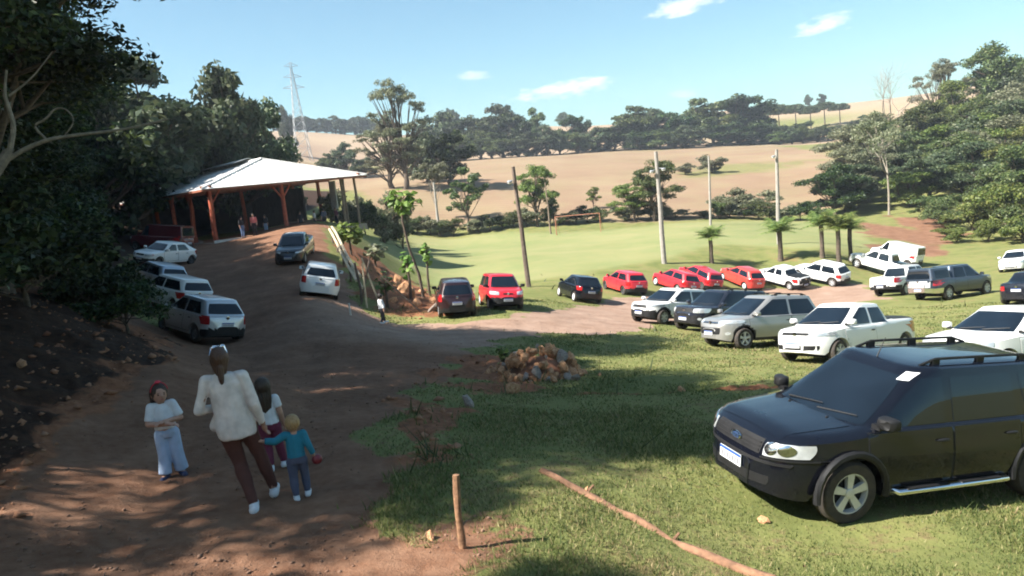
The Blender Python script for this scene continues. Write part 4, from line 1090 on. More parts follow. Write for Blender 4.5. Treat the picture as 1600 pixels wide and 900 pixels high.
def build_car(name, p):
    """p: full description of one vehicle type, returns its Empty with all parts"""
    root = thing(name, (0, 0, 0))
    L, W, R, sill, belt = p['L'], p['W'], p['R'], p['sill'], p['belt']
    lf = Loft(p)
    for g in p['gh']: lf.glasshouse(g)
    lf.tree()
    groups = {}
    for f, k in zip(lf.faces, lf.keys): groups.setdefault(k, []).append(f)
    mats_ = {'body': M_PAINT, 'front_bumper': p.get('bumper_mat', M_PAINT), 'rear_bumper': p.get('bumper_mat', M_PAINT), 'cladding': M_BLACK}
    for k, F in groups.items():
        used = sorted({i for f in F for i in f}); mp = {i: j for j, i in enumerate(used)}
        me = mesh_pd(k, [lf.verts[i] for i in used], [[mp[i] for i in f] for f in F], mats_[k], 38)
        link(k, me, root)
    for q, (V, F) in enumerate(lf.gh):
        link('cab' if q == 0 else 'canopy', mesh_pd('cab', V, F, M_PAINT if q == 0 or not p.get('canopy_mat') else p['canopy_mat'], 45), root)
    g = p['gh'][0]
    zb, zr = g['zb'], g['zr']
    def xf(t): return g['xa'] + (g['xb'] - g['xa']) * t
    def xr(t): return g['xd'] + (g['xc'] - g['xd']) * t
    # windscreen and rear window
    z0, z1 = zb + .035, zr - .075
    w0, w1 = g['b0'] * .86, g['b1'] * .86
    ws = panel(lf, 'windscreen', [(-w0, z0), (w0, z0), (w1, z1), (-w1, z1)], 'x+', M_GLASS, root, .005, nu=14, nv=8, rnd=.06)
    if ws:
        for yy in (-.12, .38):
            h0, n0, _, _ = lf.bvh.ray_cast(Vector((5, yy - .32, z0 + .015)), Vector((-1, 0, 0))); h1, n1, _, _ = lf.bvh.ray_cast(Vector((5, yy + .18, z0 + .06)), Vector((-1, 0, 0)))
            if h0 and h1: MB().tube([h0 + n0 * .02, h1 + n1 * .02], [.012, .007], 5).build('wiper', M_BLACK, ws)
    if p.get('rear_glass', True):
        rz0 = zb + p.get('rg0', .06); rz1 = zr - g.get('slope', 0) - .10
        q0, q1 = g['b0'] * .80, g['b1'] * .82
        panel(lf, 'rear_window', [(-q0, rz0), (q0, rz0), (q1, rz1), (-q1, rz1)], 'x-', M_GLASS, root, .005, nu=12, nv=6, rnd=.12)
    # side glass
    for sg in ('y+', 'y-'):
        for (x0b, x1b, x0t, x1t) in p['side_glass']:
            zt = zr - .085 - g.get('slope', 0) * max(0, (g['xb'] - (x0t + x1t) / 2)) / max(.1, g['xb'] - g['xc'])
            panel(lf, 'side_window', side_quad(x0b, x1b, zb + .03, x0t, x1t, zt), sg, M_GLASS, root, .005, nu=8, nv=6, rnd=.05)
        for (x0, x1) in p['doors']:
            quad = [(x0, sill + p.get('door0', .10)), (x1, sill + p.get('door0', .10)), (x1, belt - .045), (x0, belt - .045)]
            v = [(x0 - .012, quad[0][1] - .012), (x1 + .012, quad[0][1] - .012), (x1 + .012, belt - .03), (x0 - .012, belt - .03)]
            panel(lf, 'door_gap', v, sg, M_SEAM, root, .0015, nu=16, nv=10)
            d = panel(lf, 'door', quad, sg, M_PAINT, root, .005, nu=16, nv=10)
            if d is not None:
                hx, hz_ = x0 + .14, belt - .17
                h, nn, _, _ = lf.bvh.ray_cast(Vector((hx, 4 if sg == 'y+' else -4, hz_)), Vector((0, -1 if sg == 'y+' else 1, 0)))
                if h: MB().ell(h + nn * .02, (.09, .018, .018), 10, 6).build('door_handle', p.get('handle_mat', M_BLACK), d)
        # mirror
        sy = 1 if sg == 'y+' else -1
        mx = xf(.12) - .16; my = sy * (g['b0'] + .10)
        mm = mirror_shell(mx, my, zb + .11, sy).build('mirror', p.get('mirror_mat', M_PAINT), root)
        MB().box((mx + .02, sy * (g['b0'] - .0), zb + .05), (.06, .12, .05)).build('mirror_arm', M_BLACK, mm)
        MB().box((mx - .062, my, zb + .115), (.008, .17, .105)).build('mirror_glass', M_GLASS, mm)
    # lamps
    for sy in (-1, 1):
        y0, y1, h0, h1 = p['head']
        hl = panel(lf, 'headlight', [(sy * y0 * W / 2, h0 + p.get('head_tilt', .0)), (sy * y1 * W / 2, h0 + .02), (sy * y1 * W / 2, h1), (sy * y0 * W / 2, h1 - .03)], 'x+', M_LAMP, root, .008, nu=10, nv=6, rnd=.2)
        y0, y1, h0, h1 = p['tailamp']
        panel(lf, 'tail_light', [(sy * y0 * W / 2, h0), (sy * y1 * W / 2, h0), (sy * y1 * W / 2, h1), (sy * y0 * W / 2, h1)], 'x-', M_RED, root, .008, nu=6, nv=8, rnd=.15)
        if 'fog' in p:
            fy, fz = p['fog']
            panel(lf, 'fog_light', [(sy * (fy - .055), fz - .05), (sy * (fy + .055), fz - .05), (sy * (fy + .055), fz + .05), (sy * (fy - .055), fz + .05)], 'x+', M_LAMP, root, .006, nu=6, nv=6, rnd=.9)
    # grille, lower intake, plates, badge
    gy, g0, g1 = p['grille']
    gr = panel(lf, 'grille', [(-gy, g0), (gy, g0), (gy, g1), (-gy, g1)], 'x+', M_BLACK, root, .006, nu=12, nv=4, rnd=.1)
    for k in range(p.get('slats', 2)):
        z = g0 + (g1 - g0) * (k + 1) / (p.get('slats', 2) + 1)
        panel(lf, 'grille_slat', [(-gy * .95, z - .008), (gy * .95, z - .008), (gy * .95, z + .008), (-gy * .95, z + .008)], 'x+', p.get('slat_mat', M_BLACK), root, .016, nu=12, nv=1)
    iy, i0, i1 = p.get('intake', (.5 * W / 2, sill + .10, sill + .2))
    panel(lf, 'air_intake', [(-iy, i0), (iy, i0), (iy * 1.05, i1), (-iy * 1.05, i1)], 'x+', M_BLACK, root, .005, nu=12, nv=3, rnd=.1)
    def plate(px_, pz, sgn):
        h, nn, _, _ = lf.bvh.ray_cast(Vector((5 * sgn, 0, pz)), Vector((-sgn, 0, 0)))
        if h is None: return
        x = h.x + sgn * .018
        pl = MB().box((x, 0, pz), (.012, .40, .13)).build('number_plate', M_PLATE, root)
        MB().box((x + sgn * .0085, 0, pz + .05), (.004, .39, .027)).build('plate_band', M_PLATE_BLUE, pl)
        mk = MB()
        for k in range(7):
            mk.box((x + sgn * .0085, (-.15 + .05 * k) * (1 if sgn > 0 else -1), pz - .014), (.004, .026, .062))
        mk.build('plate_marks', M_INK, pl)
    plate(L / 2, p.get('plate_f', sill + .27), 1); plate(-L / 2, p.get('plate_r', sill + .35), -1)
    if p.get('badge'):
        bz = p['badge'] if p['badge'] is not True else (g0 + g1) / 2
        for sgn in (1, -1):
            z = bz if sgn > 0 else p.get('badge_r', belt - .08)
            h, nn, _, _ = lf.bvh.ray_cast(Vector((5 * sgn, 0, z)), Vector((-sgn, 0, 0)))
            if h: MB().lathe([(.055, 0), (.055, sgn * .012), (.045, sgn * .015), (.001, sgn * .012)], 18, 'X', (h.x + sgn * .014, 0, z)).build('badge', M_CHROME, root)
    if p.get('rails'):
        for sy in (-1, 1):
            pts = []
            for t in np.linspace(0, 1, 9):
                x = g['xb'] - .18 + (g['xc'] + .15 - g['xb'] + .18) * t
                h, nn, _, _ = lf.bvh.ray_cast(Vector((x, sy * g['b1'] * .80, 4)), Vector((0, 0, -1)))
                if h: pts.append(h + Vector((0, 0, .055 if 0 < t < 1 else 0.0)))
            if len(pts) > 3:
                rl = MB().tube(pts, .016, 7).build('roof_rail', p.get('rail_mat', M_BLACK), root)
                for q in (pts[1], pts[-2], pts[len(pts) // 2]): MB().box((q.x, q.y, q.z - .03), (.10, .04, .055)).build('rail_foot', M_BLACK, rl)
    if p.get('antenna'):
        x = g['xb'] - .05 if p['antenna'] == 'front' else g['xc'] + .12
        h, nn, _, _ = lf.bvh.ray_cast(Vector((x, 0, 4)), Vector((0, 0, -1)))
        if h: MB().tube([h, h + Vector((-.10, 0, .22))], [.008, .004], 5).build('antenna', M_BLACK, root)
    # exhaust / underside, wheel wells
    MB().box(((p['axles'][0] + p['axles'][1]) / 2, 0, sill + .06), (L * .82, W * .55, .14)).build('underside', M_SEAM, root)
    for ax in p['axles']:
        MB().lathe([(R * .55, -W * .30), (R * .55, W * .30)], 12, 'Y', (ax, 0, R)).build('axle', M_SEAM, root)
    wm, tm = wheel_meshes(R, p['wheel'])
    for ax in p['axles']:
        for sy in (-1, 1):
            w = link('wheel', wm, root); w.location = (ax, sy * (W / 2 - .115 - .02), R)
            if sy < 0: w.rotation_euler = (0, 0, PI)
            link('tyre', tm, w)
    # open load bed with tailgate and cover
    if 'bed' in p:
        x0, x1, zc = p['bed']
        panel(lf, p.get('bed_name', 'bed_cover'), [(x0, -W / 2 * .84), (x1, -W / 2 * .84), (x1, W / 2 * .84), (x0, W / 2 * .84)], 'z', p.get('bed_mat', M_BLACK), root, .012, nu=10, nv=8)
        panel(lf, 'tailgate', [(-W / 2 * .70, sill + .32), (W / 2 * .70, sill + .32), (W / 2 * .72, zc - .05), (-W / 2 * .72, zc - .05)], 'x-', p.get('gate_mat', M_PAINT), root, .008, nu=8, nv=5)
    if 'canopy_glass' in p:
        c = p['gh'][1]
        for sg in ('y+', 'y-'):
            x0, x1 = p['canopy_glass']
            panel(lf, 'canopy_window', side_quad(x0, x1, c['zb'] + .10, x0 + .05, x1 - .03, c['zr'] - .10), sg, M_GLASS, root, .006, nu=8, nv=4, rnd=.1)
        panel(lf, 'canopy_rear_window', [(-c['b0'] * .8, c['zb'] + .10), (c['b0'] * .8, c['zb'] + .10), (c['b1'] * .8, c['zr'] - .10), (-c['b1'] * .8, c['zr'] - .10)], 'x-', M_GLASS, root, .006, nu=8, nv=4, rnd=.15)
    if p.get('extra'): p['extra'](root, lf, p)
    return root

def hatch(L=3.9, W=1.65, Hh=1.46, belt=.93, hood=.80, hoodlen=1.02, wsrun=.78, rrun=.34, rtop=.16, R=.29, sill=.22, tail_up=.0, **kw):
    """two-box car; x forward, origin on the ground below its middle"""
    f, r = L / 2, -L / 2
    xa = f - hoodlen; xb = xa - wsrun; xd = r + rtop * .45; xc = r + rtop + rrun
    ax = (f - .76, r + .68)
    p = dict(L=L, W=W, R=R, sill=sill, belt=belt, arch=R + .055, axles=ax, wheel='cap',
             top=[(r, belt - .45), (r + .02, belt - .28), (r + .05, belt - .12), (r + .12, belt - .01), (r + .4, belt + tail_up), (xa - .1, belt), (xa + .1, belt - .03), (f - .30, hood), (f - .10, hood - .09), (f - .03, hood - .24), (f, hood - .34)],
             gh=[dict(xa=xa + .10, xb=xb, xc=xc, xd=xd, zb=belt - .03, zr=Hh - .05, b0=W / 2 * .91, b1=W / 2 * .70, slope=.03)],
             head=(.42, .88, hood - .20, hood - .03), tailamp=(.70, .93, belt - .30, belt - .02), grille=(.28, hood - .17, hood - .08),
             plate_f=sill + .24, plate_r=sill + .42, badge=True, fb=hood - .26, rb=sill + .28)
    bp = (xb + xc) / 2 + .22; p['_bp'] = bp
    xft, xfb = xb - .10, xa - .22
    rr = xc + .10
    p['side_glass'] = [(bp + .05, xfb, bp + .04, xft), (rr - .16, bp - .05, rr + .12, bp - .05)]
    p['doors'] = [(bp, xa + .02), (max(ax[1] + R * .75, rr - .05), bp - .03)]
    p.update(kw)
    return p
# ------------------------------------------------------------------ vehicle types
def text_mesh(txt, size, depth=.003, shear=0.0):
    cu = bpy.data.curves.new('lettering', 'FONT'); cu.body = txt; cu.size = size; cu.extrude = depth; cu.align_x = 'CENTER'; cu.align_y = 'CENTER'; cu.shear = shear
    o = bpy.data.objects.new('lettering', cu); COL.objects.link(o)
    me = bpy.data.meshes.new_from_object(o.evaluated_get(bpy.context.evaluated_depsgraph_get()))
    bpy.data.objects.remove(o)
    return me

def eco_extra(root, lf, p):
    W, L, sill = p['W'], p['L'], p['sill']
    # oval badge with script on the grille
    z = .79
    h, n, _, _ = lf.bvh.ray_cast(Vector((5, 0, z)), Vector((-1, 0, 0)))
    x = h.x + .018
    v = []; f = []
    for r, xo in ((1.0, 0), (1.0, .014), (.84, .018), (.80, .013), (.02, .013)):
        for k in range(28): t = 2 * PI * k / 28; v.append((x + xo, .095 * r * math.cos(t), z + .042 * r * math.sin(t)))
    for i in range(4):
        for k in range(28): f.append((i * 28 + k, i * 28 + (k + 1) % 28, (i + 1) * 28 + (k + 1) % 28, (i + 1) * 28 + k))
    me = mesh_pd('badge', v, f, [M_CHROME, M_BADGE], 40)
    for q in me.polygons: q.material_index = 1 if q.index >= 84 else 0
    b = link('badge', me, root)
    tm = text_mesh('Ford', .075, .002, .25); tm.materials.append(M_CHROME)
    t = link('badge_script', tm, b); t.location = (x + .016, 0, z); t.rotation_euler = (PI / 2, 0, PI / 2)
    for sy in (-1, 1):   # twin reflectors, amber corner and dark surround inside each headlight
        for (yc, zc, rr, mm_) in ((.60, .795, .060, M_CHROME), (.74, .80, .055, M_CHROME)):
            yy = sy * yc * W / 2
            panel(lf, 'reflector', [(yy - rr, zc - rr), (yy + rr, zc - rr), (yy + rr, zc + rr), (yy - rr, zc + rr)], 'x+', mm_, root, .014, nu=8, nv=8, rnd=1.0)
        panel(lf, 'lamp_trim', [(sy * .50 * W / 2, .695), (sy * .96 * W / 2, .715), (sy * .96 * W / 2, .70), (sy * .50 * W / 2, .68)], 'x+', M_BLACK, root, .012, nu=10, nv=1)
    # tubular side steps
    for sy in (-1, 1):
        y = sy * (W / 2 + .02); x0, x1 = p['axles'][0] - .48, p['axles'][1] + .46
        st = MB().tube([(x0, y - sy * .18, sill + .06), (x0 - .08, y, sill + .05), ((x0 + x1) / 2, y + sy * .01, sill + .05), (x1 + .08, y, sill + .05), (x1, y - sy * .18, sill + .06)], .034, 12).build('side_step', M_CHROME, root)
        for q in (.28, .72):
            MB().box((x0 + (x1 - x0) * q, y, sill + .084), (.55, .062, .012)).build('step_pad', M_BLACK, st)
    # screen sticker, bonnet washer jets, bonnet gap
    panel(lf, 'sticker', [(.50, 1.42), (.59, 1.42), (.585, 1.50), (.505, 1.50)], 'x+', M_STICK, root, .010, nu=3, nv=3)
    for sy in (-1, 1):
        h, n, _, _ = lf.bvh.ray_cast(Vector((L / 2 - .95, sy * .32, 4)), Vector((0, 0, -1)))
        MB().ell(h + Vector((0, 0, .008)), (.022, .016, .012), 8, 5).build('washer_jet', M_BLACK, root)
    # wheel arch flares
    for sy in (-1, 1):
        for ax in p['axles']:
            pts = []
            for k in range(15):
                a = PI * k / 14 * 1.08 - .04 * PI
                pts.append(Vector((ax + math.cos(a) * (p['arch'] + .03), sy * (W / 2 - .012), p['R'] + math.sin(a) * (p['arch'] + .03))))
            MB().tube(pts, .04, 7).build('arch_flare', M_BLACK, root)
    panel(lf, 'bonnet', [(L / 2 - 1.0, -W / 2 * .70), (L / 2 - .20, -W / 2 * .62), (L / 2 - .20, W / 2 * .62), (L / 2 - 1.0, W / 2 * .70)], 'z', M_PAINT, root, .006, nu=10, nv=10)
    panel(lf, 'bumper_strip', [(-.78 * W / 2, .63), (.78 * W / 2, .63), (.8 * W / 2, .66), (-.8 * W / 2, .66)], 'x+', M_BLACK, root, .012, nu=14, nv=2)

TYPES = {}
TYPES['eco_old'] = hatch(4.15, 1.74, 1.59, belt=1.0, hood=.925, hoodlen=1.06, wsrun=.74, rrun=.22, rtop=.14, R=.345, sill=.27, arch=.40, wheel='alloy5', axles=(4.15 / 2 - .88, -4.15 / 2 + .70),
    head=(.52, .885, .71, .875), grille=(.42, .71, .86), slats=3, badge=False, fb=.66, rb=.66, intake=(.52, .40, .50), plate_f=.555, plate_r=.9, rails=True, antenna='front', mirror_mat=M_BLACK, bumper_mat=M_PAINT, extra=eco_extra, nose=5.0, crease=True)
TYPES['eco_old']['side_glass'] = [(-.02, .84, -.06, .20), (-1.02, -.12, -1.0, -.16), (-1.75, -1.16, -1.58, -1.12)]
TYPES['eco_old']['doors'] = [(-.07, 1.0), (-1.02, -.10)]
TYPES['eco_new'] = hatch(4.24, 1.77, 1.68, belt=1.04, hood=.93, hoodlen=.98, wsrun=.98, rrun=.34, rtop=.12, R=.34, sill=.26, arch=.395, wheel='alloy5', clad=.40, head=(.40, .93, .80, .93), grille=(.46, .80, .86), slats=1, slat_mat=M_CHROME,
    intake=(.46, .47, .68), plate_f=.50, fb=.62, rb=.60, rails=True, fog=(.66, .50), nose=4.5, crease=True, tail_up=.05)
TYPES['uno'] = hatch(3.8, 1.64, 1.56, belt=.97, hood=.88, hoodlen=.82, wsrun=.62, rrun=.16, rtop=.14, R=.295, sill=.23, head=(.48, .92, .68, .85), tailamp=(.76, .95, .72, 1.02), grille=(.22, .70, .76), wheel='cap', bumper_mat=M_BLACK, fb=.56, rb=.46, mirror_mat=M_BLACK)
TYPES['gol'] = hatch(3.9, 1.65, 1.45, belt=.93, wheel='steel', bumper_mat=M_BLACK, fb=.50, rb=.50)
TYPES['gol_painted'] = hatch(3.85, 1.66, 1.45, belt=.93, wheel='cap', rrun=.30, fb=.5, rb=.5)
TYPES['gol_curvy'] = hatch(3.95, 1.68, 1.47, belt=.95, hood=.84, wheel='cap', rrun=.42, wsrun=.88, tailamp=(.66, .92, .70, .92), nose=4.5)
TYPES['fastback'] = hatch(4.0, 1.62, 1.38, belt=.90, hood=.80, hoodlen=1.10, wsrun=.62, rrun=.85, rtop=.10, wheel='steel', bumper_mat=M_BLACK, fb=.48, rb=.48)
TYPES['estate'] = hatch(4.15, 1.65, 1.43, belt=.92, hood=.80, rrun=.22, rtop=.12, wheel='steel', bumper_mat=M_BLACK, fb=.48, rb=.48, tailamp=(.72, .94, .60, .86))
TYPES['crossover'] = hatch(4.32, 1.77, 1.6, belt=1.0, hood=.92, hoodlen=1.05, wsrun=.88, rrun=.38, R=.335, sill=.26, arch=.39, clad=.38, wheel='alloy6', head=(.42, .93, .76, .90), grille=(.44, .70, .84), intake=(.5, .42, .58), bumper_mat=M_BLACK, fb=.60, rb=.55, nose=4.5, rails=True)
TYPES['suv'] = hatch(4.6, 1.84, 1.70, belt=1.06, hood=1.02, hoodlen=1.08, wsrun=.70, rrun=.22, rtop=.12, R=.355, sill=.30, arch=.41, clad=.42, wheel='alloy6', head=(.52, .93, .78, .98), grille=(.50, .80, .96), slats=4, fb=.68, rb=.65, rails=True, bumper_mat=M_BLACK, fog=(.70, .55))
def sedan(**kw):
    p = hatch(4.5, 1.74, 1.45, belt=.94, hood=.83, hoodlen=1.12, wsrun=.85, rrun=.55, rtop=.50, R=.31, sill=.22, arch=.36, wheel='alloy6', tailamp=(.55, .93, .66, .86), plate_r=.70)
    r = -2.25
    p['top'] = [(r, .45), (r + .03, .72), (r + .06, .90), (r + .14, .97), (r + .75, .985), (.4, .94), (1.23, .91), (1.95, .83), (2.15, .74), (2.22, .58), (2.25, .48)]
    p['gh'][0].update(xd=r + .62, xc=r + 1.18)
    p['side_glass'] = [(-.02, .92, -.02, .34), (-1.05, -.10, -.86, -.12)]
    p['doors'] = [(-.06, 1.12), (-1.05, -.09)]; p.update(kw); return p
TYPES['sedan'] = sedan()
def small_pickup(**kw):
    p = hatch(4.48, 1.68, 1.50, belt=.95, hood=.85, hoodlen=1.0, wsrun=.84, rrun=.2, R=.305, sill=.24, arch=.36, wheel='alloy6', tailamp=(.80, .96, .62, .92), plate_r=.46, rear_glass=True)
    r = -2.24
    p['top'] = [(r, .50), (r + .015, .75), (r + .03, .93), (r + .08, 1.0), (-.5, 1.0), (-.3, .95), (1.2, .92), (1.95, .85), (2.12, .76), (2.21, .60), (2.24, .5)]
    p['gh'][0].update(xd=-.98, xc=-.62, rbow=.1)
    p['axles'] = (2.24 - .80, r + .85)
    p['side_glass'] = [(.12, 1.02, .10, .36), (-.62, .02, -.50, .02)]
    p['doors'] = [(-.05, 1.22)]
    p['bed'] = (r + .12, -1.02, 1.0); p.update(kw); return p
TYPES['small_pickup'] = small_pickup(badge=True, head=(.46, .92, .70, .80), grille=(.40, .72, .79), intake=(.6, .36, .48), nose=4.6, rails=False)
TYPES['small_pickup_dark_gate'] = small_pickup(gate_mat=M_BLACK, bumper_mat=M_BLACK, clad=.36, fb=.52, rb=.5)
def big_pickup(canopy=False, **kw):
    p = hatch(5.2, 1.86, 1.80, belt=1.12, hood=1.05, hoodlen=1.15, wsrun=.72, rrun=.2, R=.375, sill=.40, arch=.43, wheel='alloy6', tailamp=(.80, .97, .80, 1.10), head=(.55, .94, .86, 1.02), grille=(.50, .80, 1.0), slats=2, slat_mat=M_CHROME, plate_r=.60, plate_f=.62, door0=.06)
    r = -2.6
    p['top'] = [(r, .62), (r + .015, .92), (r + .03, 1.08), (r + .07, 1.14), (-.9, 1.14), (-.7, 1.12), (1.45, 1.10), (2.25, 1.05), (2.46, .96), (2.57, .78), (2.6, .66)]
    p['gh'][0].update(xd=-1.08, xc=-.78, rbow=.1)
    p['axles'] = (2.6 - .92, r + 1.22)
    p['side_glass'] = [(.18, 1.18, .16, .58), (-.78, .08, -.62, .08)]
    p['doors'] = [(.12, 1.36), (-.86, .10)]
    if canopy:
        p['gh'].append(dict(xa=-.98, xb=-1.02, xc=r + .16, xd=r + .05, zb=1.08, zr=1.70, b0=.86, b1=.72, sq=.22, bow=0, rbow=.1))
        p['canopy_glass'] = (r + .32, -1.16); p['rear_glass'] = False
        p['bed'] = (r + .12, r + .14, 1.12)
    else:
        p['bed'] = (r + .12, -1.14, 1.12)
    p.update(kw); return p
M_SILVER_PART = paint('silver_panel', (.50, .51, .53), .4, dust=.05)
TYPES['pickup_canopy'] = big_pickup(True, gate_mat=M_SILVER_PART, bumper_mat=M_CHROME, fb=0, rb=.70)
TYPES['pickup_open'] = big_pickup(False, bumper_mat=M_BLACK, rb=.62, fb=.66)
TYPES['pickup_grey_gate'] = big_pickup(False, gate_mat=M_SILVER_PART)
def van(**kw):
    p = hatch(4.35, 1.75, 1.86, belt=1.06, hood=.96, hoodlen=.90, wsrun=.62, rrun=.06, rtop=.06, R=.31, sill=.24, arch=.36, wheel='steel', tailamp=(.84, .97, .80, 1.15), bumper_mat=M_BLACK, fb=.58, rb=.5)
    p['gh'][0].update(b1=.72, sq=.2, slope=.02); p['side_glass'] = [(.42, 1.05, .40, .64)]; p['doors'] = [(.32, 1.32)]; p['rg0'] = .12; p.update(kw); return p
TYPES['van'] = van()

PAINTS = {k: paint('paint_' + k, c, mtl, dust=d, **(dict(coat=.85, spec=.08, rough=.1) if k in ('black', 'navy', 'slate') else {})) for k, (c, mtl, d) in dict(
    black=((.004, .005, .009), .0, .006), white=((.80, .80, .79), 0, .07), white_clean=((.80, .80, .78), 0, .045), silver=((.56, .57, .59), .6, .03), warm_silver=((.34, .335, .325), .55, .04), sky_silver=((.42, .47, .53), .75, .03),
    red=((.50, .018, .030), 0, .05), bright_red=((.56, .022, .034), 0, .06), coral_red=((.54, .045, .035), 0, .06), dark_red=((.10, .008, .014), .2, .05), maroon=((.022, .007, .009), .1, .05), graphite=((.035, .038, .045), .4, .06),
    slate=((.026, .032, .048), .35, .04), blue_grey=((.045, .06, .085), .45, .05), navy=((.012, .014, .022), .2, .03)).items()}

_protos = {}
def place_car(kind, x, y, az, col, label, cat='car', name='parked_car', wheel=None, group=None, sc=1.0, lift=0.0):
    first = kind not in _protos
    if first: _protos[kind] = build_car(name, TYPES[kind])
    root = _protos[kind] if first else copy_tree(_protos[kind])
    root.name = name
    a = math.radians(az); f = Vector((math.sin(a), math.cos(a), 0)); l = Vector((-f.y, f.x, 0))
    p = TYPES[kind]; ax = p['axles']; hw = p['W'] / 2 - .12
    c = Vector((x, y, 0)); P = {}
    for i, q in enumerate(ax):
        for s in (-1, 1):
            w = c + f * q * sc + l * s * hw * sc; P[i, s] = Vector((w.x, w.y, gz(w.x, w.y)))
    fr = (P[0, 1] + P[0, -1]) / 2; rr = (P[1, 1] + P[1, -1]) / 2
    X = (fr - rr).normalized(); Yv = ((P[0, 1] + P[1, 1]) - (P[0, -1] + P[1, -1])).normalized()
    Z = X.cross(Yv).normalized(); Yv = Z.cross(X)
    t = -ax[1] / (ax[0] - ax[1]); o = rr.lerp(fr, t)
    o = Vector((x, y, o.z)) - Z * .012 + Z * lift
    m = Matrix((X, Yv, Z)).transposed().to_4x4(); m.translation = o
    root.matrix_world = m @ Matrix.Scale(sc, 4)
    tag(root, label, cat, group)
    for ch in root.children_recursive:
        for sl in ch.material_slots:
            if sl.material == M_PAINT or sl.material in PAINTS.values():
                sl.link = 'OBJECT'; sl.material = PAINTS[col]
    return root

G_TOP, G_ROW, G_LEFT = 'cars in the far parking row', 'cars facing the grass in the near parking row', 'cars parked nose-in under the left trees'
CARS = [
 # the near row
 ('eco_old', 4.14, 8.66, 254, 'black', 'black compact off-roader in the right foreground, front turned to the camera', 'car', 'off_roader', None),
 ('sedan', 10.75, 16.25, 246, 'white_clean', 'white sedan right behind the roof of the black foreground off-roader', 'car', 'parked_car', G_ROW),
 ('small_pickup', 8.75, 20.0, 238, 'white_clean', 'small white pickup with black bed cover, first behind the black off-roader', 'pickup', 'pickup_truck', G_ROW),
 ('eco_new', 8.05, 25.0, 247, 'warm_silver', 'silver compact off-roader with alloy wheels on the grass between dark and white cars', 'car', 'off_roader', G_ROW),
 ('suv', 8.5, 31.2, 238, 'slate', 'dark slate off-roader between the white crossover and the silver one', 'car', 'off_roader', G_ROW),
 ('crossover', 7.1, 34.6, 234, 'white', 'white crossover with black bumper at the left end of the near row', 'car', 'parked_car', G_ROW),
 # the far row
 ('uno', -2.59, 33.3, -7, 'maroon', 'very dark maroon upright hatchback seen from behind beside the track', 'car', 'parked_car', None),
 ('uno', -.62, 34.9, 169, 'red', 'bright red upright hatchback with grey bumper facing the camera', 'car', 'parked_car', None),
 ('gol_curvy', 3.72, 43.7, -15, 'black', 'black hatchback with white wheel covers left of the red row', 'car', 'parked_car', G_TOP),
 ('gol', 7.15, 48.9, -19, 'bright_red', 'red hatchback with black bumper, leftmost of the red cars in the far row', 'car', 'parked_car', G_TOP),
 ('gol_painted', 10.95, 51.6, -24, 'red', 'red hatchback second from the left among the red cars in the far row', 'car', 'parked_car', G_TOP),
 ('estate', 13.7, 56.0, -20, 'red', 'dark red estate third from the left, its roof highest of the red cars', 'car', 'parked_car', G_TOP),
 ('gol_curvy', 17.3, 57.6, -22, 'coral_red', 'orange red hatchback at the right end of the red cars', 'car', 'parked_car', G_TOP),
 ('small_pickup_dark_gate', 20.4, 57.4, -27, 'white', 'small white pickup with dark tailgate right of the red cars', 'pickup', 'pickup_truck', G_TOP),
 ('crossover', 23.4, 57.6, -34, 'white_clean', 'white crossover right of the small white pickup in the far row', 'car', 'parked_car', G_TOP),
 ('pickup_grey_gate', 29.6, 60.9, -36, 'white_clean', 'white double cab pickup with grey tailgate in front of the white van', 'pickup', 'pickup_truck', G_TOP),
 ('van', 33.6, 66.5, -34, 'white_clean', 'white panel van, farthest vehicle at the back right', 'van', 'panel_van', G_TOP),
 ('pickup_open', 23.6, 45.6, 57, 'white', 'white double cab pickup, tailgate to the camera, left of the blue grey one', 'pickup', 'pickup_truck', None),
 ('pickup_canopy', 23.75, 41.0, 66, 'blue_grey', 'blue grey double cab pickup with canopy and silver tailgate', 'pickup', 'pickup_truck', None),
 ('sedan', 36.4, 54.4, 226, 'white', 'white sedan facing the camera at the right edge behind the dark one', 'car', 'parked_car', None),
 ('sedan', 23.85, 34.2, 57, 'navy', 'black sedan with red tail lamps at the right edge of the picture', 'car', 'parked_car', None),
 # beside the drive
 ('gol_painted', -8.45, 33.4, -13, 'white', 'small white hatchback seen from behind on the right of the drive', 'car', 'parked_car', None),
 ('small_pickup', -12.05, 43.7, 176, 'graphite', 'dark grey small pickup facing the camera in front of the pavilion', 'pickup', 'pickup_truck', None),
 ('gol', -10.75, 25.8, -46, 'silver', 'silver hatchback nearest the camera in the row under the left trees', 'car', 'parked_car', G_LEFT),
 ('estate', -14.2, 31.9, -50, 'white', 'white estate car second from the camera under the left trees', 'car', 'parked_car', G_LEFT),
 ('gol_painted', -17.2, 37.1, -50, 'sky_silver', 'light blue silver hatchback third from the camera under the left trees', 'car', 'parked_car', G_LEFT),
 ('fastback', -20.4, 45.8, 200, 'white_clean', 'white fastback coupe facing the camera at the far end of the left row', 'car', 'parked_car', G_LEFT),
 ('van', -23.7, 53.0, -76, 'dark_red', 'dark red van in the shade in front of the left part of the pavilion', 'van', 'panel_van', None),
]
for kind, x, y, az, col, lb, cat, nm, grp in CARS:
    c = place_car(kind, x, y, az, col, lb, cat, nm, group=grp)
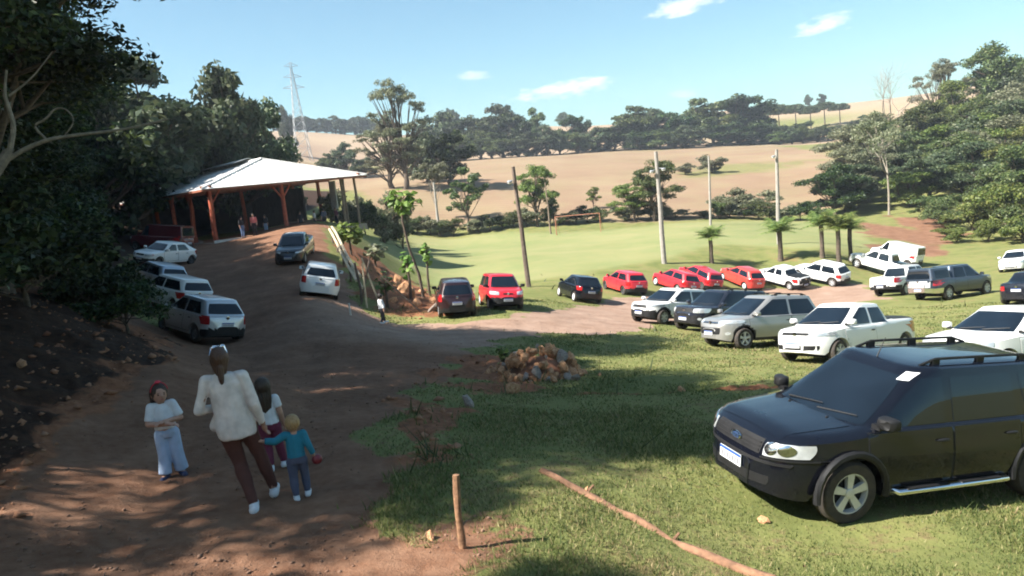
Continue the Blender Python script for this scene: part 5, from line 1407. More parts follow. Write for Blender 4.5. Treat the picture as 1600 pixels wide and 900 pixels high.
# ------------------------------------------------------------------ pavilion
M_ROOF = mat('roof_sheet', (.55, .53, .50), .5, metal=.1, var=.2, scale=1.6, col2=(.78, .77, .75))
M_REDPOST = mat('red_painted_log', (.34, .075, .035), .7, var=.3, scale=5, bump=.3)
M_BEAM = mat('red_brown_beam', (.26, .085, .045), .75, var=.3, scale=4, bump=.2)
M_WOOD = mat('weathered_wood', (.20, .15, .11), .9, var=.35, scale=8, bump=.5)
M_WOODDARK = mat('dark_pole_wood', (.13, .095, .075), .9, var=.35, scale=6, bump=.5)
M_BAMBOO = mat('dry_bamboo', (.50, .40, .26), .6, var=.3, scale=5, bump=.2)
M_CONC = mat('concrete', (.30, .275, .245), .85, var=.18, scale=3, bump=.2)
M_KERB = mat('whitewashed_kerb', (.62, .59, .54), .85, var=.2, scale=4)
M_WALL = mat('dark_wall', (.07, .06, .055), .9, var=.3, scale=1.5)
M_CURTAIN = mat('pale_curtain', (.55, .54, .53), .9, var=.2, scale=2)
M_GOAL = mat('rusty_orange_paint', (.36, .15, .085), .7, var=.3, scale=7)
M_GALV = mat('galvanised_steel', (.42, .43, .45), .5, metal=.5, var=.15, scale=5)
M_LAMPGLASS = mat('street_lamp_glass', (.75, .75, .75), .3, var=.05)
M_BULB = mat('lit_bulb', (1.0, .96, .88), .4, var=.02, emit=9.0)
M_CLOTH = mat('table_cloth', (.12, .03, .035), .9, var=.2, scale=4)

PA = 0.66; PC = Vector((-22.62, 60.35, 0)); PL, PM, ZE, ZR, HIP = 12.7, 26.6, 4.85, 7.0, 4.6
d1 = Vector((math.cos(PA), math.sin(PA), 0)); d2 = Vector((-math.sin(PA), math.cos(PA), 0))
def pv(a, b, z): return PC + d1 * a + d2 * b + Vector((0, 0, z))
pav = thing('pavilion', (PC.x, PC.y, 0.45), 0, 'open pavilion with white hipped metal roof on red posts above the drive', 'pavilion')
pav_o = Vector(pav.location)
def pl(a, b, z): return pv(a, b, z) - pav_o
def slab(corners, th, ribs=None):
    c = [Vector(q) for q in corners]; n = (c[1] - c[0]).cross(c[-1] - c[0]).normalized()
    if n.z < 0: n = -n
    k = len(c); mb = MB()
    mb.add(c + [q - n * th for q in c], [tuple(range(k)), tuple(range(2 * k - 1, k - 1, -1))] + [(i, i + k, (i + 1) % k + k, (i + 1) % k) for i in range(k)])
    return mb, n
OV = .7
e = dict(A=pl(-OV, -OV, ZE - .12), B=pl(PL + OV, -OV, ZE - .12), C=pl(PL + OV, PM + OV, ZE - .12), D=pl(-OV, PM + OV, ZE - .12), R0=pl(PL / 2, HIP, ZR), R1=pl(PL / 2, PM - HIP, ZR))
for k, (cn, lb) in enumerate([(['A', 'B', 'R0'], 'bright white hip end of the roof'), (['B', 'C', 'R1', 'R0'], None), (['C', 'D', 'R1'], None), (['D', 'A', 'R0', 'R1'], None)]):
    mb, n = slab([e[q] for q in cn], .05)
    r = mb.build('roof_slope', M_ROOF, pav)
    # trapezoid ribs of the sheeting run from eaves to ridge
    p0, p1 = e[cn[0]], e[cn[1]]; top0, top1 = e[cn[-1]], e[cn[2] if len(cn) > 3 else cn[-1]]
    ribs = MB(); N = 26
    for i in range(1, N):
        t = i / N; b = p0.lerp(p1, t)
        along = (p1 - p0).normalized(); up = n.cross(along)
        if up.z < 0: up = -up
        # length up to the hip or ridge
        mx = 0
        for s in np.linspace(0, 9, 91):
            q = b + up * s
            rel_ = q + pav_o - PC; a_, b_ = rel_.dot(d1), rel_.dot(d2)
            lim = ZE - .12 + (ZR - ZE + .12) * min((a_ + OV) / (PL / 2 + OV), (PL + OV - a_) / (PL / 2 + OV), (b_ + OV) / (HIP + OV), (PM + OV - b_) / (HIP + OV))
            if q.z + pav_o.z <= lim + .03: mx = s
        if mx > .4: ribs.tube([b + n * .012, b + up * mx + n * .012], .028, 4)
    ribs.build('sheet_ribs', M_ROOF, r)
MB().tube([e['R0'] + Vector((0, 0, .04)), e['R1'] + Vector((0, 0, .04))], .11, 8).build('ridge_cap', M_ROOF, pav)
for a, b in (('A', 'R0'), ('B', 'R0'), ('C', 'R1'), ('D', 'R1')):
    MB().tube([e[a] + Vector((0, 0, .04)), e[b] + Vector((0, 0, .04))], .07, 6).build('hip_cap', M_ROOF, pav)
# raised ridge vent
vt = MB()
for s in (-1, 1):
    m_, n_ = slab([pl(PL / 2 + s * 1.3, HIP + 3.2, ZR + .05), pl(PL / 2 + s * 1.3, PM - HIP - 3, ZR + .05), pl(PL / 2, PM - HIP - 3, ZR + .38), pl(PL / 2, HIP + 3.2, ZR + .38)], .04)
    vt.add(m_.v, m_.f)
vt.build('ridge_vent', M_ROOF, pav)
# posts, beams
FL = .52
front_posts = [(0, 0), (PL * .46, 0), (PL * .88, 0), (PL * .98, 0), (PL, 2.6), (0, 5.4), (0, 10.8), (0, 16.2), (0, 21.6), (PL, 8), (PL, 14), (PL, PM - .2), (PL * .5, PM), (PL * .5, 11)]
for i, (a, b) in enumerate(front_posts):
    rng = np.random.default_rng(100 + i)
    thin = i in (2, 3, 4)
    g0 = gz(*(pv(a, b, 0)).xy)
    pts = [pl(a, b, g0 - .4), pl(a + rng.normal() * .04, b + rng.normal() * .04, 1.8), pl(a + rng.normal() * .05, b + rng.normal() * .05, 3.2), pl(a, b, ZE)]
    MB().tube(pts, [.20, .18, .17, .16] if not thin else [.13, .12, .11, .11], 10, jit=.12, rng=rng).build('post', M_REDPOST if not thin else M_WOOD, pav)
    if not thin and i < 9:
        for s in (-1, 1):   # knee braces under the beam
            dd = (1, 0) if b == 0 and a > 0 else (0, 1) if a == 0 and b > 0 else (1, 0)
            if (a + s * .9 * dd[0]) < -.2 or (b + s * .9 * dd[1]) < -.2: continue
            MB().tube([pl(a, b, 3.4), pl(a + s * .9 * dd[0], b + s * .9 * dd[1], ZE - .15)], .07, 7).build('brace', M_REDPOST, pav)
for (a0, b0), (a1, b1) in [((-.6, 0), (PL + .9, 0)), ((0, -.6), (0, PM)), ((PL, -.6), (PL, PM)), ((0, PM), (PL, PM)), ((0, 5.4), (PL, 5.4)), ((0, 10.8), (PL, 10.8)), ((0, 16.2), (PL, 16.2))]:
    p, q = pl(a0, b0, ZE - .03 - (.12 if b0 == b1 and b0 > 0 else 0)), pl(a1, b1, ZE - .03 - (.12 if b0 == b1 and b0 > 0 else 0))
    v_ = q - p; MB().box((p + q) / 2, (v_.length, .16, .26), Matrix.Rotation(math.atan2(v_.y, v_.x), 3, 'Z')).build('beam', M_BEAM, pav)
for k in range(9):   # rafters under the front hip
    t = (k + .5) / 9
    MB().tube([pl(PL * t, -OV + .05, ZE - .22), pl(PL / 2 + (PL * t - PL / 2) * .25, HIP * .75, ZR - .78)], .05, 5).build('rafter', M_BEAM, pav)
# fascia along the eaves
for a, b in (('A', 'B'), ('D', 'A')):
    p, q = e[a], e[b]; v_ = q - p
    MB().box((p + q) / 2 + Vector((0, 0, -.13)), (v_.length - .1, .04, .14), Matrix.Rotation(math.atan2(v_.y, v_.x), 3, 'Z')).build('fascia', M_BEAM, pav)
mb, n = slab([pl(-.5, -.4, FL), pl(PL + .3, -.4, FL), pl(PL + .3, PM, FL), pl(-.5, PM, FL)], .5); mb.build('floor_slab', mat('floor_concrete', (.24, .21, .19), .8, var=.2, scale=1.5), pav)
# rear and far walls, kitchen box
for (a, b), (la, lb_) in [((PL * .5, PM - .6), (PL * .98, .18)), ((PL - .9, PM * .66), (.18, PM * .6)), ((PL * .60, 17.4), (PL * .3, .16))]:
    c = pl(a, b, FL + 1.9)
    MB().box(c, (la, lb_, 3.8), Matrix.Rotation(PA, 3, 'Z')).build('wall', M_WALL, pav)
cu = MB()
for k in range(7): cu.tube([pl(PL * .955 + .05 * (k % 2), 3.2 + .16 * k, ZE - .3), pl(PL * .955 + .08 * (k % 2), 3.2 + .16 * k, 2.0)], .11, 6)
cu.build('curtain', M_CURTAIN, pav)
# whitewashed kerb and lamp
kp = [MB().box(pl(-.4 + k * .95 + .45, -.78, .60), (.90, .20, .24), Matrix.Rotation(PA + .015 * (k % 3 - 1), 3, 'Z')).build('kerb_stone', M_KERB, pav) for k in range(6)]
lampo = MB().ell(pl(.4, 6.5, 3.3), (.11, .11, .14), 12, 8).build('bulb', M_BULB, pav)
MB().tube([pl(.4, 6.5, 3.42), pl(.4, 6.5, ZE - .1)], .012, 5).build('lamp_cord', M_BLACK, pav)
# long tables with cloths under the right hand bays
for k, (a, b) in enumerate([(PL * .66, 2.2), (PL * .72, 5.2)]):
    c = pv(a, b, FL)
    t = thing('long_table', c, PA, ['long table under the right bay of the pavilion, nearer the drive', 'long table under the right bay of the pavilion, farther in'][k], 'table')
    MB().box((0, 0, .75), (3.0, .8, .05)).build('table_top', M_WOOD, t)
    MB().box((0, -.41, .60), (3.0, .015, .28)).build('table_cloth', M_CLOTH, t)
    for sx in (-1.3, 1.3):
        for sy in (-.3, .3): MB().box((sx, sy, .36), (.07, .07, .74)).build('leg', M_WOOD, t)

# ------------------------------------------------------------------ poles with lamps
def pole(name, base, top, r, m, label, lamps=(), arm=None):
    b = Vector((base[0], base[1], gz(*base))); t = thing(name, b, 0, label, 'pole')
    tp = Vector(top)
    rng = np.random.default_rng(int(abs(b.x) * 10))
    pts = [Vector((0, 0, -.5)) + (tp * -.07)] + [tp * k for k in (.0, .25, .5, .75, 1.0)]
    for q in pts[2:-1]: q += Vector((rng.normal() * .02, rng.normal() * .02, 0))
    MB().tube(pts, [r * 1.15, r * 1.12, r * 1.05, r * .95, r * .85, r * .75], 10, jit=.06 if m is not M_CONC else .0, rng=rng).build('shaft', m, t)
    for (k, dx, dy) in lamps:
        c = tp * k; h = c + Vector((dx, dy, .05))
        MB().tube([c, c.lerp(h, .6) + Vector((0, 0, .08)), h], .03, 6).build('lamp_arm', M_GALV, t)
        l = MB().ell(h + Vector((dx * .25, dy * .25, -.03)), (.19, .15, .09), 12, 7).build('lamp_head', M_GALV, t)
        MB().ell(h + Vector((dx * .25, dy * .25, -.11)), (.15, .12, .09), 10, 6).build('lamp_glass', M_LAMPGLASS, l)
    return t
pole('wooden_pole', (1.11, 50.2), (-.22, .2, 7.9), .15, M_WOODDARK, 'dark leaning wooden pole with a lamp between red and black cars', [(.88, -.28, -.2)])
pole('concrete_pole', (12.37, 61.18), (-.0, 0, 8.9), .19, M_CONC, 'tall pale concrete pole left of the palms, lamps on both sides', [(.83, -.38, -.15), (.84, .36, -.2)])
pole('concrete_pole', (25.07, 70.8), (.25, 0, 8.7), .18, M_CONC, 'pale concrete pole behind the second palm', [(.93, -.32, -.2)])
pole('concrete_pole', (25.56, 96.0), (.35, 0, 8.6), .15, M_CONC, 'thin distant concrete pole above the leftmost palm')
pole('pale_post', (-9.66, 112.2), (-.0, 0, 7.8), .19, M_CONC, 'pale post at the far edge of the lawn right of the young tree')
pole('pale_post', (5.95, 103.0), (-.1, 0, 6.9), .11, M_WOOD, 'thin grey post beside the goal at the far edge of the lawn')

# goal frame
gl = thing('goal_frame', (6.6, 101.2, gz(6.6, 101.2)), 0, 'rusty orange football goal frame at the far end of the lawn', 'goal')
gr_z = gz(12.2, 99.2) - gl.location.z
MB().tube([(0, 0, -.3), (0, 0, 2.45)], .07, 8).build('post', M_GOAL, gl)
MB().tube([(5.6, -2.0, gr_z - .3), (5.6, -2.0, 2.45)], .05, 8).build('post', M_GOAL, gl)
MB().tube([(-.05, 0, 2.4), (5.65, -2.0, 2.4)], .045, 8).build('crossbar', M_GOAL, gl)
gb_z = gz(7.2, 102.6) - gl.location.z
MB().tube([(0, 0, 2.35), (.5, 1.5, gb_z)], .03, 6).build('stay', M_GOAL, gl)
MB().tube([(5.6, -2.0, 2.35), (6.1, -.5, gr_z)], .03, 6).build('stay', M_GOAL, gl)

# lattice pylon on the far slope
def pylon():
    x, y = -83, 335; b = gz(x, y)
    t = thing('lattice_pylon', (x, y, b), .4, 'grey lattice power pylon on the far slope left of the tall grey tree', 'pylon')
    Hh = 41.0; w0, w1 = 3.2, .5
    def hw(z): return w0 + (w1 - w0) * min(1, z / 36) if z < 36 else w1 * (1 - .6 * (z - 36) / 6)
    legs = [(-1, -1), (1, -1), (1, 1), (-1, 1)]
    for sx, sy in legs:
        MB().tube([(sx * hw(z), sy * hw(z), z) for z in (-1, 12, 24, 36, Hh)], [.15, .13, .11, .09, .06], 5).build('leg', M_GALV, t)
    zs = [0, 5, 9.5, 13.5, 17, 20.2, 23.2, 26, 28.6, 31, 33.2, 36, 38.5]
    br = MB()
    for z0, z1 in zip(zs, zs[1:]):
        for i in range(4):
            a, c = legs[i], legs[(i + 1) % 4]
            br.tube([(a[0] * hw(z0), a[1] * hw(z0), z0), (c[0] * hw(z1), c[1] * hw(z1), z1)], .055, 4)
            br.tube([(c[0] * hw(z0), c[1] * hw(z0), z0), (a[0] * hw(z1), a[1] * hw(z1), z1)], .055, 4)
            br.tube([(a[0] * hw(z1), a[1] * hw(z1), z1), (c[0] * hw(z1), c[1] * hw(z1), z1)], .05, 4)
    br.build('bracing', M_GALV, t)
    for z, ln in ((30, 4.6), (34.5, 3.8), (39, 3.0)):
        m = MB()
        for s in (-1, 1):
            for sy in (-1, 1):
                m.tube([(s * hw(z), sy * hw(z), z), (s * ln, 0, z + .3)], .07, 4); m.tube([(s * hw(z + 1.4), sy * hw(z + 1.4), z + 1.4), (s * ln, 0, z + .3)], .06, 4)
        m.build('cross_arm', M_GALV, t)
pylon()

# ------------------------------------------------------------------ bamboo fence along the bank
fx = [(-12.0, 53.2), (-10.6, 48.0), (-9.3, 43.2), (-8.1, 38.8), (-6.75, 34.0)]
fence = thing('bamboo_fence', (fx[-1][0], fx[-1][1], gz(*fx[-1])), 0, 'rail fence of long pale bamboo poles running down from the pavilion', 'fence')
fo = Vector(fence.location)
def fpt(t, h):
    k = min(int(t * 4), 3); u = t * 4 - k; a, b = fx[k], fx[k + 1]
    x, y = a[0] + (b[0] - a[0]) * u, a[1] + (b[1] - a[1]) * u
    return Vector((x, y, gz(x, y) + h)) - fo
for t in (0, .25, .5, .75, 1.0):
    rng = np.random.default_rng(int(t * 8))
    q = fpt(t, 0); MB().tube([q + Vector((0, 0, -.4)), q + Vector((.03, 0, .6)), q + Vector((rng.normal() * .05, 0, 1.05 if t < 1 else 1.75))], [.07, .06, .055], 8, jit=.1, rng=rng).build('post', M_WOODDARK, fence)
for h, o in ((1.12, .09), (.98, -.10), (.70, .11)):
    for s0, s1 in ((0, 1.0),):
        rng = np.random.default_rng(int(h * 100 + s0 * 10))
        p = [fpt(min(1, s0 + (s1 - s0) * k / 5), h + rng.normal() * .03 - .06 * k / 5) + Vector((o, 0, 0)) for k in range(6)]
        MB().tube(p, [.085, .082, .078, .074, .07, .062], 8).build('rail', M_BAMBOO, fence)
# leaning loose poles where the fence ends (a half built gate)
gate = thing('pole_stack', (-6.2, 33.0, gz(-6.2, 33.0)), 0, 'loose slanting poles propped against the lower end of the bamboo fence', 'poles')
for k, (x0, y0, x1, y1, h) in enumerate([(-.45, .2, .15, .4, 2.0), (-.1, -.3, -.15, .2, 1.9), (.5, .0, -.2, .5, 2.1), (2.2, .5, .4, .5, 1.4)]):
    g0 = gz(-6.2 + x0, 33 + y0) - gate.location.z
    MB().tube([(x0, y0, g0 - .1), (x1, y1, h)], [.045, .035], 7).build('pole', M_BAMBOO if k % 3 else M_WOODDARK, gate)
st = thing('white_stake', (-6.1, 28.4, gz(-6.1, 28.4)), 0, 'small pale stake at the edge of the drive left of the child in white', 'stake')
MB().tube([(0, 0, -.2), (-.02, 0, .42)], [.04, .03], 6).build('stake_post', M_KERB, st)
MB().box((-.02, 0, .42), (.07, .07, .05)).build('stake_head', M_KERB, st)

# ------------------------------------------------------------------ foreground stake and long log
rng = np.random.default_rng(5)
sk = thing('wooden_stake', (-.66, 6.24, gz(-.66, 6.24)), 0, 'upright rough wooden stake in the grass at the bottom centre', 'stake')
MB().tube([(0, 0, -.25), (.005, 0, .1), (.0, .01, .3), (.01, 0, .5), (.02, .005, .655)], [.034, .033, .031, .032, .028], 9, jit=.2, rng=rng).build('stake_shaft', mat('stake_wood', (.24, .13, .07), .9, var=.4, scale=18, bump=.6), sk)
MB().tube([(.0, .0, .18), (.07, .01, .24)], [.012, .006], 6).build('twig_stub', M_WOOD, sk)
lg = thing('fallen_log', (.95, 7.15, gz(.95, 7.15)), 0, 'long brown log half sunk in the grass, pointing from the centre to the bottom right', 'log')
pts = []
for t in np.linspace(0, 1, 14):
    x = .12 + (1.95 - .12) * t; y = 8.2 + (6.05 - 8.2) * t
    pts.append(Vector((x, y, gz(x, y) + .015 - .035 * math.exp(-((t - .36) / .06) ** 2) - .05 * math.exp(-((t - .60) / .07) ** 2))) - lg.location)
M_LOG = mat('log_bark', (.20, .105, .06), .9, var=.4, scale=12, bump=.6)
MB().tube(pts, [.040 + .014 * t for t in np.linspace(0, 1, 14)], 10, jit=.14, rng=rng).build('trunk_wood', M_LOG, lg)
for k in (3, 8): MB().tube([pts[k], pts[k] + Vector((.10, .05, .07))], [.022, .012], 6).build('branch_stub', M_LOG, lg)

# ------------------------------------------------------------------ rocks
M_ROCK = mat('ochre_rock', (.29, .115, .048), .9, var=.5, scale=4, bump=.5, col2=(.55, .32, .17))
M_ROCK2 = mat('grey_rock', (.18, .14, .115), .9, var=.4, scale=4, bump=.5, col2=(.32, .27, .23))
def rock_mesh(seed, m):
    rng = np.random.default_rng(seed); bm = bmesh.new()
    bmesh.ops.create_icosphere(bm, subdivisions=1, radius=1)
    for v in bm.verts:
        v.co *= rng.uniform(.72, 1.2); v.co.x *= 1.25; v.co.z *= .72
    for k in range(3):
        n = Vector(rng.normal(size=3)).normalized(); d = rng.uniform(.45, .7)
        for v in bm.verts:
            s = v.co.dot(n) - d
            if s > 0: v.co -= n * s
    me = bpy.data.meshes.new('rock'); bm.to_mesh(me); bm.free(); me.materials.append(m); return me
ROCKS = [rock_mesh(s, M_ROCK if s != 3 else M_ROCK2) for s in range(8)]
rng = np.random.default_rng(21)
pile = thing('rock_pile', (.42, 17.9, gz(.42, 17.9) - .05), 0, 'heap of ochre broken stones at the corner of the grass and the track', 'rock pile')
po = Vector(pile.location)
mb = MB(); mb.ell((0, 0, -.05), (.80, .62, .60), 14, 9)
core = mb.build('earth_core', mat('pile_earth', (.20, .085, .045), .95, var=.35, scale=5, bump=.6), pile)
for k in range(120):
    a = rng.uniform(0, 2 * PI); ph = math.acos(rng.uniform(0, 1)); s = rng.uniform(.05, .19)
    p = Vector((math.cos(a) * math.sin(ph) * .90 * rng.uniform(.9, 1.1), math.sin(a) * math.sin(ph) * .70, math.cos(ph) * .68 * rng.uniform(.9, 1.25) - .02))
    r = link('rock', ROCKS[k % 8], pile); r.location = p; r.scale = (s, s * rng.uniform(.7, 1.1), s * rng.uniform(.7, 1.1)); r.rotation_euler = tuple(rng.uniform(0, 6, 3))
for k in range(34):
    a = rng.uniform(0, 2 * PI); d = rng.uniform(.8, 1.5); s = rng.uniform(.05, .15)
    x, y = po.x + math.cos(a) * d, po.y + math.sin(a) * d * .8
    r = link('rock', ROCKS[k % 8], pile); r.location = (x - po.x, y - po.y, gz(x, y) - po.z + s * .25); r.scale = (s, s, s * .8); r.rotation_euler = tuple(rng.uniform(0, 6, 3))
loose = [(.55, 7.75, .075, 'pale stone beside the fallen log where it dips into the grass'), (2.35, 7.6, .07, 'small grey stone in the grass in front of the black off-roader'), (-.95, 6.45, .06, 'flat pale stone on the dry shoulder left of the wooden stake'),
         (-.2, 15.0, .24, 'ochre boulder at the near foot of the stone heap'), (3.1, 14.6, .16, 'ochre stone in the eroded step of the grass'), (5.9, 13.2, .14, 'pale ochre stone by the grass step near the black off-roader'), (-.95, 13.0, .2, 'dark red clod on the road edge nearest the stone heap'),
         (-7.8, 11.9, .13, 'ochre stone low on the left soil bank'), (-8.3, 10.6, .12, 'stone high on the left soil bank'), (-7.1, 9.6, .2, 'stone at the foot of the left soil bank'), (-8.9, 12.8, .26, 'largest boulder on the left soil bank, in shade')]
for i, (x, y, s, lb) in enumerate(loose):
    r = link('loose_rock', ROCKS[(i * 3 + 1) % 8]); r.location = (x, y, gz(x, y) + s * .25); r.scale = (s, s * .8, s * .7); r.rotation_euler = tuple(rng.uniform(0, 6, 3)); tag(r, lb, 'rock')
# boulders of the red bank below the fence
for i, (x, y, s) in enumerate([(-6.6, 44.6, .56), (-5.6, 39.5, .51), (-6.2, 42.0, .48), (-5.0, 37.5, .42), (-4.4, 35.2, .39), (-3.6, 33.6, .36), (-4.9, 41.0, .33), (-3.9, 36.8, .30), (-5.6, 35.6, .27)]):
    r = link('bank_boulder', ROCKS[(i * 5 + 2) % 8]); r.location = (x, y, gz(x, y) + s * .2); r.scale = (s, s * .9, s * .7); r.rotation_euler = tuple(rng.uniform(0, 6, 3))
    tag(r, ordinal(i + 1) + ' largest ochre boulder on the red bank below the bamboo fence' if i else 'largest ochre boulder on the red bank below the bamboo fence', 'rock', 'boulders of the red bank')

# ------------------------------------------------------------------ broad-leaved young plants on the bank
def broad_plant(name, x, y, trunk, leaves, label, cat, rsz, leafL, seed, m=M_LEAF_FRESH):
    rng = np.random.default_rng(seed)
    t = thing(name, (x, y, gz(x, y)), 0, label, cat)
    if trunk:
        MB().tube([Vector(p) for p in trunk], [.085 - .04 * k / (len(trunk) - 1) for k in range(len(trunk))], 8, jit=.1, rng=rng).build('trunk', M_BARK, t)
    tip = Vector(trunk[-1]) if trunk else Vector((0, 0, rsz[2] * .4))
    stems = MB(); V, F = [], []
    for k in range(leaves):
        d = rng.normal(size=3); d /= np.linalg.norm(d); q = rng.uniform(.45, 1.0)
        c = tip + Vector((d[0] * rsz[0] * q, d[1] * rsz[1] * q, d[2] * rsz[2] * q))
        stems.tube([tip + Vector((0, 0, -.15 * rng.random())), c], .012, 4, cap=False)
        nrm = (Vector(d) * .6 + Vector((0, 0, .8)) + Vector(rng.normal(size=3)) * .4).normalized()
        ax = nrm.cross(Vector(rng.normal(size=3))).normalized(); bx = nrm.cross(ax); n0 = len(V); L_ = leafL * rng.uniform(.7, 1.2)
        ring = []
        for j in range(8):
            a = 2 * PI * j / 8; rr = L_ * (.5 if j % 2 == 0 else .40)
            ring.append(c + ax * math.cos(a) * rr * 1.15 + bx * math.sin(a) * rr * .85 - nrm * .10 * L_ * abs(math.sin(a)))
        V += [c + nrm * .05 * L_] + ring
        F += [(n0, n0 + 1 + j, n0 + 1 + (j + 1) % 8) for j in range(8)]
    stems.build('leaf_stalks', M_BARK, t)
    link('crown' if cat == 'tree' else 'foliage', mesh_pd('leaves', V, F, m), t)
    return t
broad_plant('young_tree', -4.5, 38.6, [(0, 0, -.3), (-.1, 0, 1.2), (-.45, .1, 2.6), (-.62, .1, 4.0), (-.55, .15, 5.0)], 70, 'young big leaved tree with a bent bare stem on the red bank', 'tree', (1.05, .95, .7), .42, 3)
broad_plant('young_tree', -4.9, 36.6, [(0, 0, -.3), (.05, 0, .8), (.02, 0, 1.7)], 26, 'small fresh green sapling on the bank left of the bent young tree', 'tree', (.35, .35, .75), .34, 4)
broad_plant('broad_leaf_bush', -10.3, 50.6, [(0, 0, -.2), (0, 0, .9), (.1, 0, 1.5)], 90, 'bright green big leaved bush at the top of the bamboo fence', 'shrub', (1.1, 1.0, .8), .5, 5)
broad_plant('broad_leaf_bush', -8.7, 50.0, [(0, 0, -.2), (0, 0, .6), (.1, 0, 1.0)], 40, 'paler big leaved bush just right of the bright green one', 'shrub', (.9, .8, .6), .42, 6, M_LEAF_GREY)
broad_plant('broad_leaf_bush', -.35, 18.6, [(0, 0, -.2), (0, 0, .25), (.02, 0, .4)], 22, 'small bright green weed behind the left of the stone heap', 'shrub', (.3, .3, .25), .2, 7)
broad_plant('broad_leaf_bush', -5.6, 33.9, [(0, 0, -.2), (0, 0, .5), (.02, 0, 1.1)], 34, 'bushy plant among the slanting poles at the end of the fence', 'shrub', (.5, .4, .6), .24, 8, M_LEAF_MID)
broad_plant('young_tree', -4.4, 40.6, [(0, 0, -.3), (.0, 0, .9), (.1, 0, 2.3)], 24, 'thin leafy sapling right behind the bent young tree', 'tree', (.35, .35, .8), .36, 9)
# ------------------------------------------------------------------ people
M_SKIN = mat('skin', (.42, .24, .17), .55, var=.08, scale=5)
M_SKIN_TAN = mat('skin_tan', (.34, .18, .12), .55, var=.08, scale=5)
def cloth(name, c, v=.12): return mat(name, c, .9, var=v, scale=9, bump=.25)
M_HAIRB = mat('hair_brown', (.045, .020, .012), .45, var=.5, scale=2, bump=1.0, col2=(.085, .038, .021), stretch=(55, 55, 4))
M_HAIRD = mat('hair_dark', (.012, .008, .006), .45, var=.5, scale=2, bump=1.0, col2=(.05, .03, .02), stretch=(55, 55, 4))
M_HAIRY = mat('hair_blond', (.26, .15, .06), .5, var=.4, scale=2, bump=1.0, col2=(.46, .31, .15), stretch=(50, 50, 6))
M_EYE = mat('eye', (.02, .015, .012), .2, var=.1)
M_LIP = mat('lip', (.36, .12, .10), .5, var=.1)

def remesh(mb, name, voxel, m, it=4, fold=0.0):
    me = mb.mesh(name + '_raw', m, None)
    o = bpy.data.objects.new('tmp', me); COL.objects.link(o)
    r = o.modifiers.new('r', 'REMESH'); r.mode = 'VOXEL'; r.voxel_size = voxel
    if it:
        s = o.modifiers.new('s', 'SMOOTH'); s.factor = .5; s.iterations = it
    out = bpy.data.meshes.new_from_object(o.evaluated_get(bpy.context.evaluated_depsgraph_get()))
    bpy.data.objects.remove(o); bpy.data.meshes.remove(me)
    out.name = name
    if fold:
        n_ = len(out.vertices); co = np.empty(n_ * 3, np.float32); out.vertices.foreach_get('co', co); co = co.reshape(-1, 3)
        nv = np.empty(n_ * 3, np.float32); out.vertices.foreach_get('normal', nv); nv = nv.reshape(-1, 3)
        ang = np.arctan2(co[:, 1], co[:, 0])
        d_ = fbm(ang * 2.2 + co[:, 2] * 2.0 + 3, co[:, 2] * 3.5 + 8, 3) + .35 * fbm(co[:, 0] * 13 + co[:, 1] * 9 + 5, co[:, 2] * 5, 3)
        co += nv * (d_ * fold)[:, None]
        out.vertices.foreach_set('co', co.ravel()); out.update()
    if not out.materials: out.materials.append(m)
    smooth(out)
    return out

def cap(mb, p0, r0, p1, r1, n=12):
    p0, p1 = Vector(p0), Vector(p1)
    mb.tube([p0, p1], [r0, r1], n); mb.ell(p0, (r0,) * 3, n, 8); mb.ell(p1, (r1,) * 3, n, 8)

def rings(mb, rs, n=18):
    """closed solid of stacked ellipses: (cx, cy, z, rx, ry)"""
    v = []; f = []
    for cx, cy, z, rx, ry in rs:
        for k in range(n): t = 2 * PI * k / n; v.append((cx + rx * math.cos(t), cy + ry * math.sin(t), z))
    for i in range(len(rs) - 1):
        for k in range(n): f.append((i * n + k, i * n + (k + 1) % n, (i + 1) * n + (k + 1) % n, (i + 1) * n + k))
    f.append(tuple(range(n - 1, -1, -1))); f.append(tuple((len(rs) - 1) * n + k for k in range(n)))
    mb.add(v, f)

def hand(mb, w, d, side, S, curl=.5, palm=None):
    """palm, four fingers of different length and a thumb that leaves the side of the palm"""
    w, d = Vector(w), Vector(d).normalized()
    lat = (palm if palm is not None else Vector((0, 1, 0)))          # towards the thumb
    lat = (lat - d * lat.dot(d)).normalized(); nr = d.cross(lat) * side
    mb.tube([w, w + d * .04 * S, w + d * .085 * S], [.020 * S, .026 * S, .024 * S], 8)
    mb.ell(w + d * .05 * S, (.030 * S, .030 * S, .030 * S), 8, 6)
    for k, ln in enumerate((.066, .078, .072, .055)):
        b = w + d * .085 * S + lat * (.031 - .0205 * k) * S
        m_ = b + (d * (1 - .3 * curl) + nr * .55 * curl).normalized() * ln * .5 * S
        e = m_ + (d * (1 - .9 * curl) + nr * 1.0 * curl).normalized() * ln * .5 * S
        mb.tube([b - d * .02 * S, b, m_, e], [.0088 * S, .0088 * S, .0082 * S, .0065 * S], 6)
    b = w + d * .03 * S + lat * .026 * S
    m_ = b + (d * .6 + lat * .8).normalized() * .035 * S; e = m_ + (d * .9 + lat * .25 + nr * .4 * curl).normalized() * .03 * S
    mb.tube([b - lat * .01 * S, b, m_, e], [.012 * S, .012 * S, .0095 * S, .0075 * S], 6)

